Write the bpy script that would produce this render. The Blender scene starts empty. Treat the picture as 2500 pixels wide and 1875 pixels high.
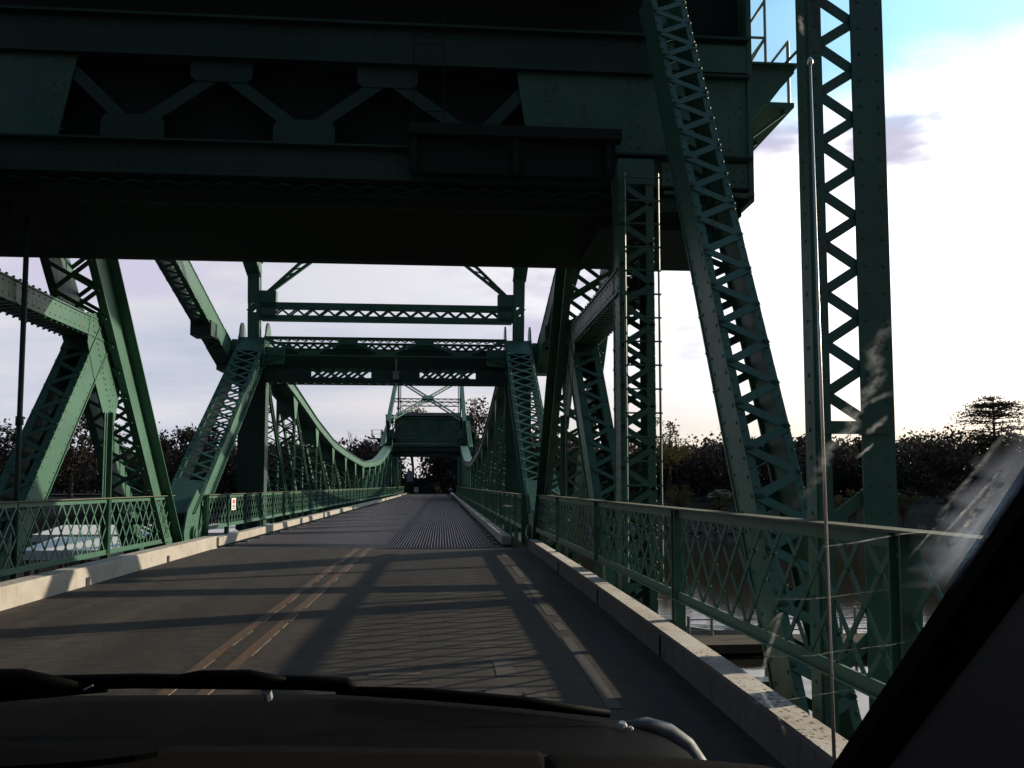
import bpy, math, random
from mathutils import Vector, Matrix
R = math.radians
random.seed(7)
sc = bpy.context.scene
col = sc.collection

# ------------------------------------------------------------------ camera
cam = bpy.data.cameras.new("camera")
cam.sensor_width = 36.0
cam.lens = 30.11
cam.shift_y = 0.0402
cam.clip_start = 0.02
cam.clip_end = 6000
co = bpy.data.objects.new("camera", cam); col.objects.link(co)
co.location = (0, 0, 1.45)
co.rotation_euler = (R(90 + 4.0), 0, R(-4.67))
sc.camera = co

# ------------------------------------------------------------------ light
SUN_EL, SUN_AZ = 19.0, 70.0            # azimuth measured from +Y towards +X
SD = Vector((math.sin(R(SUN_AZ)) * math.cos(R(SUN_EL)), math.cos(R(SUN_AZ)) * math.cos(R(SUN_EL)), math.sin(R(SUN_EL))))
sl = bpy.data.lights.new("sun", 'SUN'); sl.energy = 5.0; sl.angle = R(0.8); sl.color = (1.0, 0.83, 0.62)
so = bpy.data.objects.new("sun", sl); col.objects.link(so)
so.rotation_euler = SD.to_track_quat('Z', 'Y').to_euler()
so.location = (60, 30, 60)
sc.view_settings.view_transform = 'Standard'
sc.view_settings.look = 'None'
sc.view_settings.exposure = 0.25
sc.view_settings.gamma = 1.0

# ------------------------------------------------------------------ node helpers
class NT:
    def __init__(s, tree): s.t = tree
    def n(s, typ, **kw):
        nd = s.t.nodes.new(typ)
        for k, v in kw.items():
            if k.startswith('i_'):
                key = k[2:]
                nd.inputs[int(key) if key.isdigit() else key.replace('_', ' ')].default_value = v
            else: setattr(nd, k, v)
        return nd
    def l(s, a, b): s.t.links.new(a, b)
    def math(s, op, a, b=None, clamp=False):
        nd = s.n('ShaderNodeMath', operation=op, use_clamp=clamp)
        for i, x in enumerate((a, b)):
            if x is None: continue
            if isinstance(x, (int, float)): nd.inputs[i].default_value = x
            else: s.l(x, nd.inputs[i])
        return nd.outputs[0]
    def vmath(s, op, a, b):
        nd = s.n('ShaderNodeVectorMath', operation=op)
        for i, x in enumerate((a, b)):
            if isinstance(x, (tuple, Vector)): nd.inputs[i].default_value = tuple(x)
            else: s.l(x, nd.inputs[i])
        return nd
    def ramp(s, fac, stops):
        nd = s.n('ShaderNodeValToRGB'); e = nd.color_ramp.elements
        e[0].position, e[0].color = stops[0][0], c4(stops[0][1])
        e[1].position, e[1].color = stops[-1][0], c4(stops[-1][1])
        for p, c in stops[1:-1]:
            x = e.new(p); x.color = c4(c)
        s.l(fac, nd.inputs[0]); return nd.outputs[0]
    def mix(s, fac, a, b, blend='MIX'):
        nd = s.n('ShaderNodeMix', data_type='RGBA', blend_type=blend)
        for sock, x in ((nd.inputs[0], fac), (nd.inputs[6], a), (nd.inputs[7], b)):
            if isinstance(x, (int, float)): sock.default_value = x
            elif isinstance(x, tuple): sock.default_value = c4(x)
            else: s.l(x, sock)
        return nd.outputs[2]
    def noise(s, vec, scale, detail=4, rough=.55):
        nd = s.n('ShaderNodeTexNoise'); nd.inputs['Scale'].default_value = scale
        nd.inputs['Detail'].default_value = detail; nd.inputs['Roughness'].default_value = rough
        s.l(vec, nd.inputs['Vector']); return nd.outputs['Fac']
    def mapping(s, vec, scale=(1, 1, 1), loc=(0, 0, 0), rot=(0, 0, 0)):
        nd = s.n('ShaderNodeMapping'); nd.inputs['Scale'].default_value = scale
        nd.inputs['Location'].default_value = loc; nd.inputs['Rotation'].default_value = rot
        s.l(vec, nd.inputs['Vector']); return nd.outputs[0]

def c4(c):
    if isinstance(c, (int, float)): return (c, c, c, 1)
    return tuple(c) if len(c) == 4 else (*c, 1)

# ------------------------------------------------------------------ world
w = bpy.data.worlds.new("World"); sc.world = w; w.use_nodes = True
t = w.node_tree; t.nodes.clear(); N = NT(t)
out = N.n('ShaderNodeOutputWorld'); bg = N.n('ShaderNodeBackground'); N.l(bg.outputs[0], out.inputs[0])
sky = N.n('ShaderNodeTexSky', sky_type='NISHITA', sun_disc=False)
sky.sun_elevation = R(SUN_EL); sky.sun_rotation = R(SUN_AZ)
sky.dust_density = 1.5; sky.ozone_density = 1.6
tc = N.n('ShaderNodeTexCoord'); d = tc.outputs['Generated']
sx = N.n('ShaderNodeSeparateXYZ'); N.l(d, sx.inputs[0])
X, Y, Z = sx.outputs
zc = N.math('MAXIMUM', Z, 0.0)
den = N.math('ADD', zc, 0.16)
cv = N.n('ShaderNodeCombineXYZ'); N.l(N.math('DIVIDE', X, den), cv.inputs[0]); N.l(N.math('DIVIDE', Y, den), cv.inputs[1])
n1 = N.noise(N.mapping(cv.outputs[0], (.55, 1.0, 1), (3.1, 1.7, 0)), 1.1, 7, .58)
n2 = N.noise(N.mapping(cv.outputs[0], (1.6, 2.6, 1), (8.1, 4.2, 0)), 1.3, 6, .6)
skyl = N.mix(1.0, sky.outputs[0], (.075, .075, .075), 'MULTIPLY')
sdot = N.math('MAXIMUM', N.vmath('DOT_PRODUCT', d, SD).outputs['Value'], 0.0)
glow = N.math('POWER', sdot, 3.6)
fwd = N.n('ShaderNodeMapRange', interpolation_type='SMOOTHSTEP'); N.l(Y, fwd.inputs[0])
fwd.inputs[1].default_value = -.35; fwd.inputs[2].default_value = .85; fwd.inputs[3].default_value = .05; fwd.inputs[4].default_value = .84
base = N.ramp(n1, [(.36, (.50, .565, .69)), (.5, (.655, .67, .78)), (.62, (.76, .75, .82))])
base = N.mix(1.0, base, fwd.outputs[0], 'MULTIPLY')
fw2 = N.n('ShaderNodeMapRange', interpolation_type='SMOOTHSTEP'); N.l(Y, fw2.inputs[0]); fw2.inputs[1].default_value = -.15; fw2.inputs[2].default_value = .5
glow = N.math('MULTIPLY', glow, fw2.outputs[0])
gl = N.mix(1.0, (2.7, 2.55, 2.3), glow, 'MULTIPLY')
skyl = N.mix(1.0, skyl, N.mix(1.0, (.25, 1.15, 1.75), glow, 'MULTIPLY'), 'ADD')
cloud = N.mix(1.0, base, gl, 'ADD')
# grey-violet cloud puffs low in the bright part of the sky
n3 = N.noise(N.mapping(d, (2.2, 2.2, 7.0), (.7, 2.3, .31)), 1.5, 5, .55)
pf = N.n('ShaderNodeMapRange', interpolation_type='SMOOTHSTEP'); N.l(n3, pf.inputs[0])
pf.inputs[1].default_value = .51; pf.inputs[2].default_value = .65
lift = N.n('ShaderNodeMapRange'); N.l(Z, lift.inputs[0]); lift.inputs[1].default_value = .10; lift.inputs[2].default_value = .16
puff = N.math('MULTIPLY', pf.outputs[0], lift.outputs[0], True)
cloud = N.mix(puff, cloud, (.56, .53, .67))
# warm band along the horizon on the sun's side
hz = N.n('ShaderNodeMapRange', interpolation_type='SMOOTHSTEP'); N.l(Z, hz.inputs[0])
hz.inputs[1].default_value = .0; hz.inputs[2].default_value = .17; hz.inputs[3].default_value = 1; hz.inputs[4].default_value = 0
hzf = N.math('MULTIPLY', hz.outputs[0], N.math('POWER', sdot, 1.6), True)
cloud = N.mix(N.math('MULTIPLY', hzf, 1.25, True), cloud, (.93, .66, .34))
# the cloud sheet breaks up into clear sky higher up
cm = N.n('ShaderNodeMapRange', interpolation_type='SMOOTHSTEP')
N.l(N.math('ADD', Z, N.math('MULTIPLY', N.math('SUBTRACT', n2, .5), .10)), cm.inputs[0])
cm.inputs[1].default_value = .350; cm.inputs[2].default_value = .435; cm.inputs[3].default_value = 1.0; cm.inputs[4].default_value = .10
fin = N.mix(cm.outputs[0], skyl, cloud)
N.l(fin, bg.inputs[0]); bg.inputs[1].default_value = 1.0

# ------------------------------------------------------------------ materials
def new_mat(name):
    m = bpy.data.materials.new(name); m.use_nodes = True
    n = NT(m.node_tree); b = m.node_tree.nodes['Principled BSDF']
    return m, n, b
def coord(n, kind='Object'):
    return n.n('ShaderNodeTexCoord').outputs[kind]
def bump(n, b, h, strength=.3, dist=.01):
    bp = n.n('ShaderNodeBump'); bp.inputs['Strength'].default_value = strength; bp.inputs['Distance'].default_value = dist
    n.l(h, bp.inputs['Height']); n.l(bp.outputs[0], b.inputs['Normal'])

def mat_steel(name, c0, c1, rough=.42, spec=.5, dirt=(.03, .028, .02), rust=0):
    m, n, b = new_mat(name)
    p = coord(n)
    a = n.noise(p, 1.3, 5, .6); f = n.noise(n.mapping(p, (6, 6, 1.2)), 2.2, 6, .65)
    c = n.mix(a, c0, c1)
    g = n.n('ShaderNodeMapRange'); n.l(f, g.inputs[0]); g.inputs[1].default_value = .55; g.inputs[2].default_value = .75
    c = n.mix(n.math('MULTIPLY', g.outputs[0], .42), c, dirt)
    if rust:
        fade = n.noise(n.mapping(p, (.5, .5, .5), (4, 1, 2)), 1.1, 3)
        fm = n.n('ShaderNodeMapRange'); n.l(fade, fm.inputs[0]); fm.inputs[1].default_value = .45; fm.inputs[2].default_value = .75
        c = n.mix(n.math('MULTIPLY', fm.outputs[0], .6), c, tuple(x * 1.25 + .02 for x in c1))
        rs = n.noise(n.mapping(p, (5, 5, .55), (1, 7, 3)), 1.5, 8, .72); rp = n.noise(p, 5.5, 6, .7)
        rm = n.n('ShaderNodeMapRange'); n.l(n.math('ADD', n.math('MULTIPLY', rs, .6), n.math('MULTIPLY', rp, .4)), rm.inputs[0]); rm.inputs[1].default_value = .555; rm.inputs[2].default_value = .64
        c = n.mix(n.math('MULTIPLY', rm.outputs[0], rust), c, (.075, .040, .020))
    n.l(c, b.inputs['Base Color'])
    r = n.n('ShaderNodeMapRange'); n.l(f, r.inputs[0]); r.inputs[3].default_value = rough - .1; r.inputs[4].default_value = rough + .22
    n.l(r.outputs[0], b.inputs['Roughness']); b.inputs['Specular IOR Level'].default_value = spec
    bump(n, b, n.noise(p, 14, 4, .6), .25, .006)
    return m
M = {}
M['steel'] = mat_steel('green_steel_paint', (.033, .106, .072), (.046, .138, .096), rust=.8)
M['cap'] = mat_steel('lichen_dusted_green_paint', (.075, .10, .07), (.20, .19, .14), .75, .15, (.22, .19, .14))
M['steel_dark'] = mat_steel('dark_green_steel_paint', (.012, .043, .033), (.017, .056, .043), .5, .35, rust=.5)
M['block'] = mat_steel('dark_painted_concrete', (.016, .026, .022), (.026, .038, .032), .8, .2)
M['galv'] = mat_steel('grey_galvanised_steel', (.22, .23, .24), (.32, .33, .34), .4, .5)
M['grate'] = mat_steel('worn_grating_steel', (.034, .034, .048), (.058, .057, .078), .36, .6)
M['black'] = mat_steel('black_rubber', (.0015, .0015, .0015), (.0022, .0022, .0022), .55, .03, (.003, .003, .0028))
M['dash'] = mat_steel('dark_grain_plastic', (.0046, .0040, .0034), (.0058, .005, .0044), .8, .03, (.006, .0055, .005))
M['trim'] = mat_steel('grey_pillar_trim', (.12, .12, .122), (.14, .14, .142), .8, .2, (.12, .12, .12))
M['shine'] = mat_steel('scuffed_grey_plastic', (.05, .05, .05), (.07, .07, .07), .35, .5, (.04, .04, .04))
M['bark'] = mat_steel('grey_brown_bark', (.055, .045, .035), (.10, .085, .065), .9, .1)
M['timber'] = mat_steel('weathered_timber', (.05, .04, .03), (.11, .09, .07), .9, .1)
M['white'] = mat_steel('white_paint', (.62, .62, .60), (.72, .72, .70), .5, .4, (.35, .33, .3))
M['blue'] = mat_steel('faded_blue_paint', (.12, .15, .24), (.2, .23, .33), .5, .4)
M['yellow'] = mat_steel('amber_sign_sheet', (.62, .24, .02), (.7, .3, .03), .5, .4, (.4, .15, .02))
M['lavender'] = mat_steel('pale_lavender_sheet', (.30, .30, .44), (.38, .38, .54), .5, .4, (.25, .25, .35))
M['red'] = mat_steel('red_sign_ink', (.5, .03, .04), (.55, .05, .05), .5, .4)
M['ink'] = mat_steel('dark_sign_ink', (.02, .02, .03), (.03, .03, .05), .5, .3)
M['navy'] = mat_steel('blue_sign_ink', (.04, .08, .25), (.05, .1, .3), .5, .3)
M['chrome'] = mat_steel('polished_antenna_steel', (.55, .53, .5), (.7, .68, .65), .25, .5)
M['chrome'].node_tree.nodes['Principled BSDF'].inputs['Metallic'].default_value = .9

def mat_curb(name='white_painted_concrete', k=1.0, side=None):
    m, n, b = new_mat(name)
    p = coord(n, 'Object')
    a = n.noise(p, 2.0, 6, .65); s = n.noise(n.mapping(p, (1, 1, .35)), 9, 5, .7)
    c = n.ramp(a, [(.3, (.40 * k, .37 * k, .32 * k)), (.55, (.50 * k, .475 * k, .43 * k)), (.8, (.56 * k, .54 * k, .50 * k))])
    g = n.n('ShaderNodeMapRange'); n.l(s, g.inputs[0]); g.inputs[1].default_value = .53; g.inputs[2].default_value = .68
    c = n.mix(n.math('MULTIPLY', g.outputs[0], .6), c, (.17, .145, .11))
    v = n.n('ShaderNodeTexVoronoi'); v.inputs['Scale'].default_value = 26
    n.l(n.mapping(p, (1, .8, 1)), v.inputs['Vector'])
    blotch = n.noise(p, 1.1, 3)
    sp = n.math('LESS_THAN', v.outputs['Distance'], n.math('MULTIPLY', n.math('SUBTRACT', blotch, .30), 1.05))
    geo = n.n('ShaderNodeNewGeometry'); sz = n.n('ShaderNodeSeparateXYZ'); n.l(geo.outputs['True Normal'], sz.inputs[0])
    sp = n.math('MULTIPLY', sp, n.math('GREATER_THAN', sz.outputs[2], .7))
    c = n.mix(n.math('MULTIPLY', sp, .85), c, (.06, .043, .03))
    if side: c = n.mix(n.math('LESS_THAN', sz.outputs[2], .7), c, n.mix(1.0, c, side, 'MULTIPLY'))  # upright faces multiplied darker, painting their shade into the colour
    n.l(c, b.inputs['Base Color']); b.inputs['Roughness'].default_value = .9
    bump(n, b, n.noise(p, 24, 5, .7), .5, .01)
    return m
M['curb'] = mat_curb(k=.72); M['curb_shade_side'] = mat_curb('shade_sided_concrete', 1.08, (.17, .165, .17))  # second kerb has shade painted on its sides, top kept pale

def mat_asphalt():
    m, n, b = new_mat('worn_asphalt')
    p = coord(n)
    st = n.noise(n.mapping(p, (1.4, .10, 1)), 1.4, 5, .6)       # wheel-track wear runs along the road
    tr = n.noise(n.mapping(p, (.22, 2.8, 1)), 2.2, 6, .7)
    fine = n.noise(p, 90, 3, .7)
    c = n.ramp(st, [(.3, (.022, .0185, .015)), (.5, (.036, .031, .0255)), (.7, (.054, .047, .039))])
    g = n.n('ShaderNodeMapRange'); n.l(tr, g.inputs[0]); g.inputs[1].default_value = .45; g.inputs[2].default_value = .75
    c = n.mix(n.math('MULTIPLY', g.outputs[0], .5), c, (.026, .023, .021))
    c = n.mix(n.math('MULTIPLY', fine, .5), c, (.020, .018, .017))
    mid = n.noise(n.mapping(p, (.8, 2.2, 1), (2, 6, 0)), 5.0, 8, .75)
    mr = n.n('ShaderNodeMapRange'); n.l(mid, mr.inputs[0]); mr.inputs[1].default_value = .35; mr.inputs[2].default_value = .65; mr.inputs[3].default_value = .55; mr.inputs[4].default_value = 1.5
    c = n.mix(1.0, c, mr.outputs[0], 'MULTIPLY')
    lane = n.noise(n.mapping(p, (1.1, .03, 1), (3, 0, 0)), 1.0, 2)
    lr_ = n.n('ShaderNodeMapRange'); n.l(lane, lr_.inputs[0]); lr_.inputs[1].default_value = .35; lr_.inputs[2].default_value = .65; lr_.inputs[3].default_value = .75; lr_.inputs[4].default_value = 1.3
    c = n.mix(1.0, c, lr_.outputs[0], 'MULTIPLY')
    pale = n.noise(n.mapping(p, (.6, 5.0, 1), (5, 2, 0)), 2.6, 6, .75)
    g2 = n.n('ShaderNodeMapRange'); n.l(pale, g2.inputs[0]); g2.inputs[1].default_value = .60; g2.inputs[2].default_value = .68
    c = n.mix(n.math('MULTIPLY', g2.outputs[0], .5), c, (.13, .12, .11))
    wv = n.vmath('ADD', n.mapping(p, (.8, .35, 1)), n.vmath('SCALE', n.n('ShaderNodeTexNoise').outputs['Color'], (0, 0, 0)).outputs[0])
    ns = n.n('ShaderNodeTexNoise'); ns.inputs['Scale'].default_value = 3.0; ns.inputs['Detail'].default_value = 5; n.l(p, ns.inputs['Vector'])
    sc2 = n.vmath('SCALE', ns.outputs['Color'], (0, 0, 0)); sc2.inputs['Scale'].default_value = .35
    n.l(sc2.outputs[0], wv.inputs[1])
    vc = n.n('ShaderNodeTexVoronoi', feature='DISTANCE_TO_EDGE'); vc.inputs['Scale'].default_value = .9; n.l(wv.outputs[0], vc.inputs['Vector'])
    crk = n.math('LESS_THAN', vc.outputs['Distance'], .007)
    c = n.mix(n.math('MULTIPLY', crk, .6), c, (.009, .009, .009))
    blot = n.noise(n.mapping(p, (1, .6, 1), (9, 3, 0)), .9, 4, .6)
    bm = n.n('ShaderNodeMapRange'); n.l(blot, bm.inputs[0]); bm.inputs[1].default_value = .55; bm.inputs[2].default_value = .72
    c = n.mix(n.math('MULTIPLY', bm.outputs[0], .35), c, (.018, .017, .016))
    n.l(c, b.inputs['Base Color']); b.inputs['Roughness'].default_value = .82; b.inputs['Specular IOR Level'].default_value = .3
    bump(n, b, n.math('ADD', fine, n.math('MULTIPLY', tr, .6)), .6, .012)
    return m
M['asphalt'] = mat_asphalt()

def mat_paint(name, c0, wear, sc_=(9, 2.0, 1)):
    m, n, b = new_mat(name)
    p = coord(n)
    f = n.noise(n.mapping(p, sc_), 3.2, 7, .72)
    g = n.n('ShaderNodeMapRange'); n.l(f, g.inputs[0]); g.inputs[1].default_value = wear - .07; g.inputs[2].default_value = wear + .07
    c = n.mix(g.outputs[0], c0, (.034, .030, .026))
    n.l(c, b.inputs['Base Color']); b.inputs['Roughness'].default_value = .8
    return m
M['line_yellow'] = mat_paint('worn_ochre_line', (.105, .047, .013), .51)
M['line_white'] = mat_paint('worn_white_line', (.075, .067, .056), .43, (6, 9, 1))
M['line_edge'] = mat_paint('thin_pale_line', (.42, .36, .27), .55)

def mat_water():
    m, n, b = new_mat('river_water')
    p = coord(n)
    h = n.math('ADD', n.noise(n.mapping(p, (.9, 1.6, 1)), 1.1, 5, .6), n.math('MULTIPLY', n.noise(p, .18, 3), 1.2))
    b.inputs['Base Color'].default_value = (.018, .017, .012, 1); b.inputs['Roughness'].default_value = .06
    b.inputs['IOR'].default_value = 1.33
    bump(n, b, h, .25, .028)
    return m
M['water'] = mat_water()

def mat_ground(name, stops, sc_=.25):
    m, n, b = new_mat(name); p = coord(n)
    f = n.noise(p, sc_, 8, .68)
    n.l(n.ramp(f, stops), b.inputs['Base Color']); b.inputs['Roughness'].default_value = .95
    bump(n, b, n.noise(p, 2.2, 6, .7), .8, .25)
    return m
M['ground'] = mat_ground('dry_bank_earth', [(.3, (.05, .042, .028)), (.5, (.075, .065, .042)), (.7, (.11, .095, .06))])
M['rock'] = mat_ground('pale_bank_rock', [(.3, (.10, .09, .08)), (.5, (.2, .185, .17)), (.7, (.3, .28, .26))], 1.2)
M['pier'] = mat_ground('stained_pier_concrete', [(.3, (.10, .095, .085)), (.5, (.15, .14, .125)), (.7, (.2, .19, .17))], .7)

def mat_leaf(name, c0, c1):
    m, n, b = new_mat(name)
    oi = n.n('ShaderNodeObjectInfo'); p = coord(n)
    f = n.noise(p, .5, 4, .6)
    r = n.math('FRACT', n.math('ADD', f, n.math('MULTIPLY', oi.outputs['Random'], .4)))
    n.l(n.mix(f, c0, c1), b.inputs['Base Color']); b.inputs['Roughness'].default_value = .75
    gn = n.n('ShaderNodeNewGeometry'); bl = n.vmath('SCALE', gn.outputs['Normal'], (0, 0, 0)); bl.inputs['Scale'].default_value = .55
    ad = n.vmath('ADD', bl.outputs[0], (-.15, -.35, .85)); nz = n.vmath('NORMALIZE', ad.outputs[0], (0, 0, 0)); n.l(nz.outputs[0], b.inputs['Normal'])
    b.inputs['Specular IOR Level'].default_value = .2
    tr = n.n('ShaderNodeBsdfTranslucent'); n.l(n.mix(f, c0, c1), tr.inputs[0])
    mx = n.n('ShaderNodeMixShader'); mx.inputs[0].default_value = .10
    n.l(b.outputs[0], mx.inputs[1]); n.l(tr.outputs[0], mx.inputs[2])
    n.l(mx.outputs[0], m.node_tree.nodes['Material Output'].inputs[0])
    return m
M['leaf_dark'] = mat_leaf('dark_foliage', (.040, .036, .024), (.068, .058, .040))
M['leaf_brown'] = mat_leaf('dusky_brown_foliage', (.056, .047, .038), (.088, .073, .058))
M['leaf_olive'] = mat_leaf('olive_yellow_foliage', (.13, .108, .034), (.21, .17, .058))

# ------------------------------------------------------------------ mesh builder
class MB:
    def __init__(s): s.v = []; s.f = []
    def quadbox(s, c, ax, ay, az):
        b = len(s.v)
        for i in (-1, 1):
            for j in (-1, 1):
                for k in (-1, 1): s.v.append(c + ax * i + ay * j + az * k)
        for q in ((0, 1, 3, 2), (4, 6, 7, 5), (0, 4, 5, 1), (2, 3, 7, 6), (0, 2, 6, 4), (1, 5, 7, 3)):
            s.f.append(tuple(b + x for x in q))
    def box(s, x0, x1, y0, y1, z0, z1):
        s.quadbox(Vector(((x0 + x1) / 2, (y0 + y1) / 2, (z0 + z1) / 2)), Vector(((x1 - x0) / 2, 0, 0)), Vector((0, (y1 - y0) / 2, 0)), Vector((0, 0, (z1 - z0) / 2)))
    def bar(s, p0, p1, wdir, w_, t_):
        p0, p1 = Vector(p0), Vector(p1); a = p1 - p0
        if a.length < 1e-6: return
        an = a.normalized(); u = Vector(wdir); u = (u - an * u.dot(an)).normalized(); v = an.cross(u)
        s.quadbox((p0 + p1) / 2, a / 2, u * w_ / 2, v * t_ / 2)
    def plate(s, pts, nrm, th):
        b = len(s.v); n = len(pts); nv = Vector(nrm).normalized() * th / 2
        for p in pts: s.v.append(Vector(p) - nv)
        for p in pts: s.v.append(Vector(p) + nv)
        s.f.append(tuple(range(b, b + n))); s.f.append(tuple(range(b + 2 * n - 1, b + n - 1, -1)))
        for i in range(n):
            j = (i + 1) % n; s.f.append((b + i, b + n + i, b + n + j, b + j))
    def rivet(s, p, nrm, r=.022, k=6):
        p = Vector(p); nrm = Vector(nrm).normalized()
        u = nrm.orthogonal().normalized(); v = nrm.cross(u); b = len(s.v)
        for i in range(k):
            an = 2 * math.pi * i / k; s.v.append(p + (u * math.cos(an) + v * math.sin(an)) * r)
        for i in range(k):
            an = 2 * math.pi * i / k; s.v.append(p + (u * math.cos(an) + v * math.sin(an)) * r * .6 + nrm * r * .6)
        for i in range(k):
            j = (i + 1) % k; s.f.append((b + i, b + j, b + k + j, b + k + i))
        s.f.append(tuple(range(b + k, b + 2 * k)))
    def tube(s, pts, rads, k=8, cap=True):
        b = len(s.v); prev = None; n = len(pts)
        pts = [Vector(p) for p in pts]
        if isinstance(rads, (int, float)): rads = [rads] * n
        for i, p in enumerate(pts):
            dr = (pts[min(i + 1, n - 1)] - pts[max(i - 1, 0)]).normalized()
            u = dr.orthogonal().normalized() if prev is None else (prev - dr * prev.dot(dr)).normalized()
            prev = u; v = dr.cross(u)
            for q in range(k):
                an = 2 * math.pi * q / k; s.v.append(p + (u * math.cos(an) + v * math.sin(an)) * rads[i])
        for i in range(n - 1):
            for q in range(k):
                r = (q + 1) % k
                s.f.append((b + i * k + q, b + i * k + r, b + (i + 1) * k + r, b + (i + 1) * k + q))
        if cap:
            s.f.append(tuple(range(b + k - 1, b - 1, -1))); s.f.append(tuple(range(b + (n - 1) * k, b + n * k)))
    def build(s, name, mat, parent=None, smooth=False, bevel=0):
        me = bpy.data.meshes.new(name); me.from_pydata([tuple(v) for v in s.v], [], s.f); me.update()
        if mat is not None: me.materials.append(M[mat] if isinstance(mat, str) else mat)
        if smooth:
            me.polygons.foreach_set('use_smooth', [True] * len(me.polygons))
        o = bpy.data.objects.new(name, me); col.objects.link(o)
        if parent is not None: o.parent = parent
        if bevel:
            bv = o.modifiers.new('bevel', 'BEVEL'); bv.width = bevel; bv.segments = 2; bv.limit_method = 'ANGLE'
        return o

def empty(name, loc=(0, 0, 0), rz=0):
    o = bpy.data.objects.new(name, None); col.objects.link(o); o.location = loc; o.rotation_euler = (0, 0, rz); o.empty_display_size = .3
    return o
def tag(o, label=None, cat=None, group=None, kind=None):
    if label: o['label'] = label
    if cat: o['category'] = cat
    if group: o['group'] = group
    if kind: o['kind'] = kind
    return o
def children(o): return [c for c in bpy.data.objects if c.parent == o]
def copy_tree(o, parent=None, skip=()):
    c = o.copy(); col.objects.link(c); c.parent = parent
    for ch in list(o.children):
        if ch.name.split('.')[0] in skip: continue
        copy_tree(ch, c)
    return c

V3 = Vector
XA, YA, ZA = V3((1, 0, 0)), V3((0, 1, 0)), V3((0, 0, 1))

def laced(p0, p1, W, D, fo=.1, t_=.022, faces=((-1, 'Z'),), bw=.07, pitch=.35, b0=.5, b1=.5, udir=XA, riv=0, fo_in=None, plated=(), lr=.024, fi=0.0, fnear=None):
    """Two channels W apart, D deep, flanges turned out, laced on the listed faces. Returns (channels, lacing)."""
    p0, p1 = V3(p0), V3(p1); L = (p1 - p0).length; a = (p1 - p0) / L
    u = (udir - a * udir.dot(a)).normalized(); v = a.cross(u)
    ch, lcs = MB(), []
    for s in (-1, 1):
        ch.quadbox((p0 + p1) / 2 + u * s * W / 2, a * L / 2, u * t_ / 2, v * (D / 2 - .001))
        for q in (-1, 1):
            f = fo
            if fo_in is not None and s == fo_in[0]: f = fo_in[1]
            if fnear is not None and q < 0: f = fnear
            lo, hi = -fi, f
            ch.quadbox((p0 + p1) / 2 + u * s * (W / 2 + (lo + hi) / 2) + v * q * D / 2, a * (L / 2 - .002), u * ((hi - lo) / 2 + t_ / 2 + .002), v * t_ / 2)
            if riv:
                k = int(L / riv)
                for i in range(k):
                    pp = p0 + a * (riv * (i + .5)) + u * s * (W / 2 + f * .55) + v * q * (D / 2 + t_ / 2)
                    ch.rivet(pp, v * q, .019)
        if riv:
            k = int(L / riv)
            for i in range(k):
                for q in (-1, 1):
                    ch.rivet(p0 + a * (riv * (i + .25)) + u * s * (W / 2 + t_ / 2) + v * q * (D / 2 - .07), u * s, .017)
    half = W / 2 + min(fo * .45, .06)
    for q, style in faces:
        lc = MB(); lcs.append(lc)
        off = v * q * (D / 2 + t_ / 2 + .008)
        for (x0, x1) in ((0, b0), (L - b1, L)):
            if x1 - x0 > .05:
                lc.quadbox(p0 + a * (x0 + x1) / 2 + off, a * (x1 - x0) / 2, u * (half + .03), v * .007)
                if riv:
                    for e in (-1, 1):
                        for i in range(max(2, int((x1 - x0) / .14))):
                            lc.rivet(p0 + a * (x0 + .06 + i * .14) + u * e * half + off + v * q * .007, v * q, .017)
        n = max(1, int(round((L - b0 - b1) / pitch))); st = (L - b0 - b1) / n
        for i in range(n):
            z0, z1 = b0 + i * st, b0 + (i + 1) * st
            sg = 1 if i % 2 == 0 else -1
            ends = [(sg, 0)] if style == 'Z' else [(1, 0), (-1, 1)]
            for e, lift in ends:
                A = p0 + a * z0 - u * e * half + off + v * q * (lift * .012); B = p0 + a * z1 + u * e * half + off + v * q * (lift * .012)
                lc.bar(A, B, v.cross((B - A).normalized()), bw, .011)
                lc.rivet(A + v * q * .006, v * q, lr); lc.rivet(B + v * q * .006, v * q, lr)
    return ch, lcs

def member(parent, name, *a, mat='steel', **k):
    ch, lcs = laced(*a, **k)
    o = ch.build(name, mat, parent)
    for lc in lcs: lc.build('lacing', mat, o)
    return o

# ------------------------------------------------------------------ setting
CX = -1.85
mb = MB(); mb.box(-3000, 3000, -1500, 4500, -5.56, -5.5)
tag(mb.build('water', 'water'), kind='structure')

# far bank: one sheet that rises from the water's edge and runs to the horizon
edge = [(-700, 330), (-300, 215), (-120, 160), (-60, 138), (-20, 128), (0, 125), (20, 124), (37, 122), (62, 105), (95, 82), (140, 48), (220, 0), (420, -90)]
prof = [(-2, -6.4), (2.5, -4.6), (8, -2.6), (17, -.45), (30, -.12), (90, .1), (4000, 2)]
vs, fs = [], []
for i, (x, y) in enumerate(edge):
    p, q = V3((*edge[max(0, i - 1)], 0)), V3((*edge[min(len(edge) - 1, i + 1)], 0))
    tn = (q - p).normalized(); nr = V3((-tn.y, tn.x, 0))
    if nr.y < 0 and abs(nr.x) < .2: nr = -nr
    for (dd, z) in prof:
        nn = nr if dd < 100 else (nr + V3((0, .6, 0))).normalized()
        vs.append((x + nn.x * dd, y + nn.y * dd, z + (random.uniform(-.25, .25) if 0 < dd < 12 else 0)))
m_ = len(prof)
for i in range(len(edge) - 1):
    for j in range(m_ - 1):
        fs.append((i * m_ + j, (i + 1) * m_ + j, (i + 1) * m_ + j + 1, i * m_ + j + 1))
me = bpy.data.meshes.new('river_bank'); me.from_pydata(vs, [], fs); me.materials.append(M['ground'])
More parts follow.
